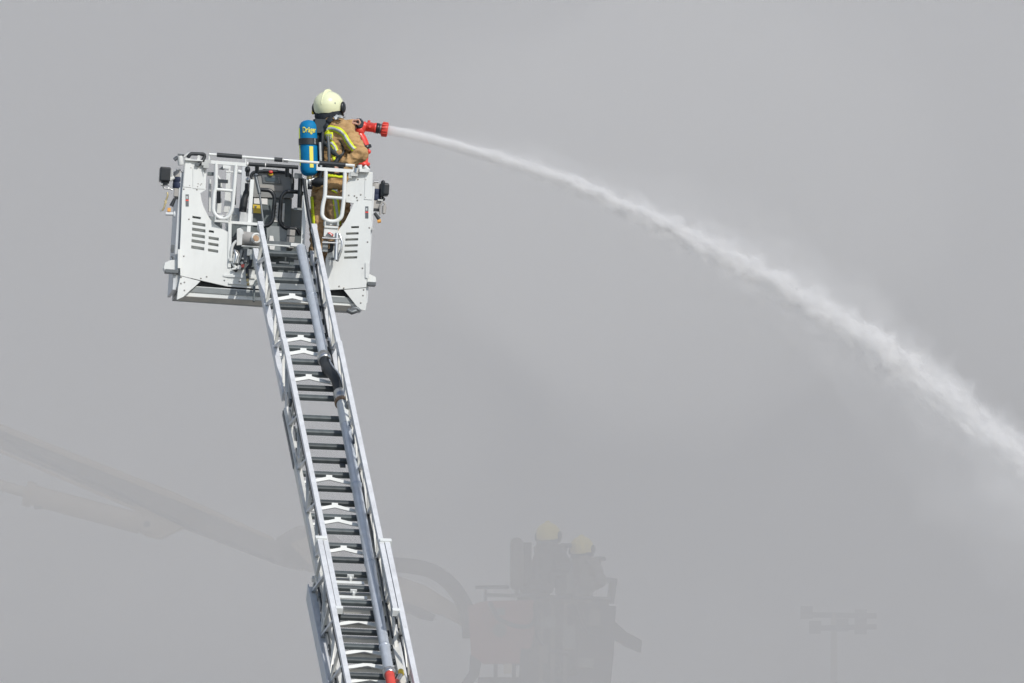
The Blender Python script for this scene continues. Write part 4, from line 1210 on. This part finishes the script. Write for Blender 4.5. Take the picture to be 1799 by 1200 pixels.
def wisps(dens, count, smax, seed):
    """torn rags of water flying along with the jet"""
    rg = random.Random(seed)
    mb = MB()
    for i in range(count):
        s = LEN * (.06 + (smax - .06) * rg.random() ** .8)
        x = s / LEN
        p, t = on_jet(np.array([s]))
        tt = V(t[0]); tt = (tt + V((rg.gauss(0, .1), 0, rg.gauss(0, .13)))).normalized()
        up_ = (V((0, 0, 1)) - tt * tt.z).normalized(); sd = tt.cross(up_)
        c = V(p[0]) + up_ * rg.gauss(0, .018 + .055 * x) + sd * rg.gauss(0, .018 + .06 * x)
        l_ = rg.uniform(.02, .08) * (.5 + x); r_ = l_ * rg.uniform(.16, .4)
        mb.ell(c, up_ * r_, sd * r_, tt * l_, 7, 5)
    o = mb.build('wisps', spray_mat('wisps', dens), jet)
    o['kind'] = 'stuff'
wisps(9, 700, .85, 5)
wisps(5, 600, .97, 8)
# single drops flung out of the jet, too many to count
def sprinkle(n, s, rad, size, stretch, shift):
    p, t = on_jet(s)
    e = rng.normal(size=(n, 3))
    e -= t * (e * t).sum(1)[:, None] * .5
    p = p + e * rad[:, None] + shift
    a = rng.normal(size=(n, 3)); a -= t * (a * t).sum(1)[:, None]; a /= np.linalg.norm(a, axis=1)[:, None]
    b = np.cross(t, a)
    l_, s_ = (size * stretch)[:, None], size[:, None]
    tt = t + rng.normal(size=(n, 3)) * .15
    return np.stack([p + tt * l_, p - tt * l_ * .5 + a * s_, p - tt * l_ * .5 - a * s_ * .5 + b * s_ * .87, p - tt * l_ * .5 - a * s_ * .5 - b * s_ * .87], 1).reshape(-1, 3)
blocks = []
n = 5200
s = LEN * (.12 + .88 * rng.random(n) ** .8)
x = s / LEN
dirs = rng.normal(size=(n, 3)); dirs /= np.linalg.norm(dirs, axis=1)[:, None]
blocks.append(sprinkle(n, s, .01 + .03 * x, rng.uniform(.002, .0046, n), rng.uniform(1.2, 3, n), dirs * (.05 + .15 * x)[:, None]))
n = 1800
s = LEN * (.3 + .7 * rng.random(n))
x = s / LEN
dn = -np.abs(rng.normal(size=n)) * (.03 + .3 * (x - .3))
blocks.append(sprinkle(n, s, .03 + .09 * x, rng.uniform(.002, .0042, n), rng.uniform(1.2, 2.5, n), np.stack([0 * s, 0 * s, dn], 1)))
vs = np.concatenate(blocks)
nd_ = len(vs) // 4
tri = (np.array([[0, 1, 2], [0, 2, 3], [0, 3, 1], [1, 3, 2]])[None] + (np.arange(nd_) * 4)[:, None, None]).reshape(-1)
me = bpy.data.meshes.new('drops')
me.vertices.add(len(vs)); me.vertices.foreach_set('co', vs.astype(np.float32).ravel())
me.loops.add(len(tri)); me.loops.foreach_set('vertex_index', tri.astype(np.int32))
me.polygons.add(nd_ * 4); me.polygons.foreach_set('loop_start', np.arange(nd_ * 4, dtype=np.int32) * 3)
me.update(calc_edges=True)
wm = bpy.data.materials.new('water_drops'); wm.use_nodes = True
nt = wm.node_tree; nt.nodes.clear()
o_ = nt.nodes.new('ShaderNodeOutputMaterial'); d_ = nt.nodes.new('ShaderNodeBsdfDiffuse'); t_ = nt.nodes.new('ShaderNodeBsdfTranslucent'); mx = nt.nodes.new('ShaderNodeMixShader')
d_.inputs[0].default_value = t_.inputs[0].default_value = (.97, .98, .99, 1)
mx.inputs[0].default_value = .5
nt.links.new(d_.outputs[0], mx.inputs[1]); nt.links.new(t_.outputs[0], mx.inputs[2]); nt.links.new(mx.outputs[0], o_.inputs[0])
me.materials.append(wm)
link('drops', me, jet)['kind'] = 'stuff'

# ------------------------------------------------------------------ hydraulic platform lost in the smoke
YB = 220.0
pl_o = at_y(950, 1190, YB)
plat = root('hydraulic_platform', Matrix.Translation(pl_o), 'faint hydraulic platform with long boom and red cage, deep in the smoke', 'hydraulic platform')
def G(px, py, dy=0.0):
    return at_y(px, py, YB + dy) - pl_o
def gp(name, mb, m, par=None):
    return mb.build(name, M[m], par or plat)
def bar(name, pts, m, d, dy=0.0, par=None):       # flat-sided piece from an outline, d metres deep
    return gp(name, MB().plate([G(x, y, dy) for x, y in pts], (0, -1, 0), d), m, par)
boom = bar('boom', [(-160, 672), (0, 752), (110, 797), (300, 872), (480, 946), (540, 985), (530, 998), (490, 988), (300, 915), (100, 826), (0, 784), (-160, 705)], 'boom', .5)
bar('boom_edge', [(-160, 664), (0, 744), (110, 788), (300, 862), (480, 944), (478, 949), (300, 875), (110, 800), (0, 755), (-160, 675)], 'boomlight', .44, -.03, boom)
bar('boom_rail', [(-160, 712), (0, 790), (100, 832), (240, 892), (238, 896), (98, 837), (0, 795), (-160, 717)], 'boomlight', .1, -.1, boom)
bar('boom_lug', [(236, 886), (330, 922), (282, 945), (258, 940), (238, 928)], 'boomlight', .3, -.1, boom)
gp('pivot_pin', MB().lathe(G(258, 921, -.12), (0, -1, 0), [(0, .1), (.06, .1)], 18), 'galv', boom)
gp('pivot_cap', MB().lathe(G(258, 921, -.19), (0, -1, 0), [(0, .045), (.04, .045)], 14), 'boom', boom)
cyl = gp('hydraulic_cylinder', MB().tube([G(50, 868, -.1), G(246, 920, -.1)], .135, 20), 'boomlight')
gp('cylinder_gland', MB().tube([G(44, 866, -.1), G(58, 870, -.1)], .165, 20), 'boomlight', cyl)
gp('cylinder_valve', MB().bx(G(68, 887, -.1), .12, .12, .1), 'boom', cyl)
gp('piston_rod', MB().tube([G(-150, 812, -.1), G(46, 865, -.1)], .07, 16), 'galv', cyl)
kn = bar('boom_knuckle', [(485, 945), (520, 925), (560, 920), (600, 950), (640, 1000), (600, 1010), (545, 1000), (500, 985)], 'boom', .5)
bar('knuckle_plate', [(510, 955), (560, 935), (600, 975), (545, 992)], 'boomlight', .1, -.12, kn)
# curved energy chain between boom and cage
ch = [(600, 1000), (660, 992), (705, 993), (750, 1000), (785, 1020), (808, 1048), (822, 1080), (826, 1120)]
gp('cable_chain', MB().tube(spline([G(*p) for p in ch], 5), .1, 10), 'darkkit')
jb = bar('jib', [(600, 1010), (700, 1012), (750, 1030), (800, 1062), (826, 1080), (826, 1105), (780, 1080), (720, 1060), (600, 1040)], 'boomlight', .3, .05)
bar('jib_ram', [(700, 1055), (735, 1066), (765, 1080), (760, 1090), (735, 1085), (700, 1066)], 'darkkit', .15, -.05, jb)
# the cage
bk_ = bar('cage_panel', [(822, 1065), (850, 1056), (938, 1054), (940, 1110), (925, 1165), (850, 1166), (828, 1150)], 'cagered', .1, -.3)
gp('panel_emblem', MB().lathe(G(878, 1107, -.31), (0, -1, 0), [(0, .09), (.01, .09)], 20), 'boom', bk_)
bar('cage_side', [(934, 1050), (1070, 1052), (1068, 1215), (930, 1215)], 'darkkit', .1, .5)
bar('cage_side', [(1020, 1060), (1082, 1065), (1078, 1150), (1070, 1230), (1015, 1230)], 'darkkit', .12, -.2)
bar('cage_post', [(826, 1150), (846, 1160), (842, 1185), (818, 1215), (800, 1215), (824, 1180)], 'darkkit', .12, -.28)
bar('cage_post', [(915, 1140), (932, 1140), (932, 1215), (910, 1215)], 'darkkit', .1, -.35)
for x in (868, 900, 948, 968, 990):
    bar('cage_bar', [(x, 1060), (x + 7, 1060), (x + 6, 1200), (x - 1, 1200)], 'boom' if x > 940 else 'darkkit', .05, -.36 if x > 910 else .2)
gp('cage_rail', MB().tube([G(835, 1032, -.2), G(895, 1031, -.2)], .024, 8), 'darkkit')
gp('cage_rail', MB().tube([G(850, 1045, -.2), G(1075, 1052, -.2)], .024, 8), 'darkkit')
gp('cage_rail_post', MB().tube([G(853, 1032, -.2), G(853, 1060, -.2)], .02, 8), 'darkkit')
gp('monitor_post', MB().tube([G(1072, 1060), G(1078, 1018)], .05, 10), 'darkkit')
gp('monitor_head', MB().tube([G(1066, 1019), G(1084, 1022)], .04, 10), 'darkkit')
bar('outrigger_arm', [(1050, 1085), (1078, 1090), (1100, 1110), (1128, 1125), (1126, 1145), (1100, 1135), (1060, 1110)], 'darkkit', .2)
gp('work_light', MB().bx(G(892, 1175, -.4), .1, .1, .12), 'galv')
bar('support_frame', [(840, 1190), (1040, 1190), (1060, 1420), (820, 1420)], 'darkkit', .5, .2)

def mp1(x, y):
    return 963 + (x - 577) * .80 - max(0, y - 200) * .2, 937 + (y - 184) * .70
def mp2(x, y):
    return 1022 + (x - 577) * .78 - max(0, y - 200) * .13, 961 + (y - 184) * .68
for mp, lab, yy in ((mp1, 'hazy firefighter in yellow helmet with air cylinder, left of the two in the smoke', YB + .1),
                    (mp2, 'hazy firefighter in yellow helmet, right of the two in the smoke', YB + .35)):
    p_, j_, t2, J2, k2, f2, r2, b2 = firefighter(mp, yy, .93, lab, ('darkkit' if mp is mp1 else 'boom', 'darkkit', 'helmety'), False)
    if mp is mp1:
        o2 = at_y(908, 993, yy - .2)
        b_ = root('breathing_apparatus', Matrix.Translation(o2), 'dark air cylinder on the back of the left firefighter in the smoke', 'breathing apparatus')
        MB().lathe((0, 0, .36), (0, 0, -1), [(0, .02), (.02, .06), (.06, .088), (.64, .088), (.68, .05)], 18).build('cylinder_cover', M['boom'], b_)
        MB().lathe((0, 0, -.32), (0, 0, -1), [(0, .03), (.06, .03)], 12).build('valve', M['dsteel'], b_)
        MB().bx((.12, .1, .02), .14, .1, .56).build('back_plate', M['darkkit'], b_)

    else:
        o2 = at_y(985, 1010, yy - .25)
        b_ = root('breathing_apparatus', Matrix.Translation(o2), 'dark air cylinder on the back of the right firefighter in the smoke', 'breathing apparatus')
        MB().lathe((0, 0, .28), (0, 0, -1), [(0, .02), (.02, .05), (.06, .075), (.52, .075), (.56, .04)], 18).build('cylinder_cover', M['darkkit'], b_)
        MB().bx((.1, .12, .0), .12, .1, .46).build('back_plate', M['dsteel'], b_)
for x, y, w_, h_, dy in ((880, 1075, .1, .08, -.34), (962, 1095, .2, .14, -.42), (1000, 1120, .16, .3, -.4), (1045, 1085, .14, .2, -.35), (955, 1150, .12, .2, -.42), (1030, 1165, .2, .12, -.4)):
    gp('equipment_box', MB().bx(G(x, y, dy), w_, .12, h_), 'boom' if x % 2 else 'dsteel')
for pts in (((860, 1058), (880, 1090), (930, 1100), (950, 1062)), ((940, 1060), (950, 1130), (1000, 1150)), ((1010, 1060), (1030, 1110), (1062, 1120))):
    gp('hanging_hose', MB().tube(spline([G(*p, -.45) for p in pts], 6), .03, 8), 'darkkit')
gp('boom_cable', MB().tube(spline([G(*p, -.12) for p in ((-120, 700), (60, 800), (200, 862), (330, 925), (480, 985))], 6), .03, 8), 'darkkit')

# ------------------------------------------------------------------ floodlight mast far behind
YF = 268.0
mb_ = at_y(1465, 1090, YF)
ms_o = V((mb_.x, YF, 0))
mast = root('floodlight_mast', Matrix.Translation(ms_o), 'barely visible floodlight mast in the smoke at lower right', 'floodlight mast')
def K(px, py, dy=0.0):
    return at_y(px, py, YF + dy) - ms_o
MB().tube([(0, 0, 0), (0, 0, mb_.z * .5), K(1465, 1078)], [.2, .12, .05], 14).build('pole', M['boomlight'], mast)
MB().beam(K(1412, 1080), K(1540, 1082), .08, .08).build('crossbar', M['darkkit'], mast)
MB().beam(K(1424, 1104, -.1), K(1540, 1101, -.1), .08, .08).build('crossbar', M['darkkit'], mast)
for x, y in ((1417, 1076), (1432, 1102), (1480, 1098), (1512, 1082), (1512, 1103)):
    MB().box(K(x, y, -.2), (.19, 0, 0), (0, .2, -.06), (0, .03, .13)).build('lamp_head', M['darkkit'], mast)
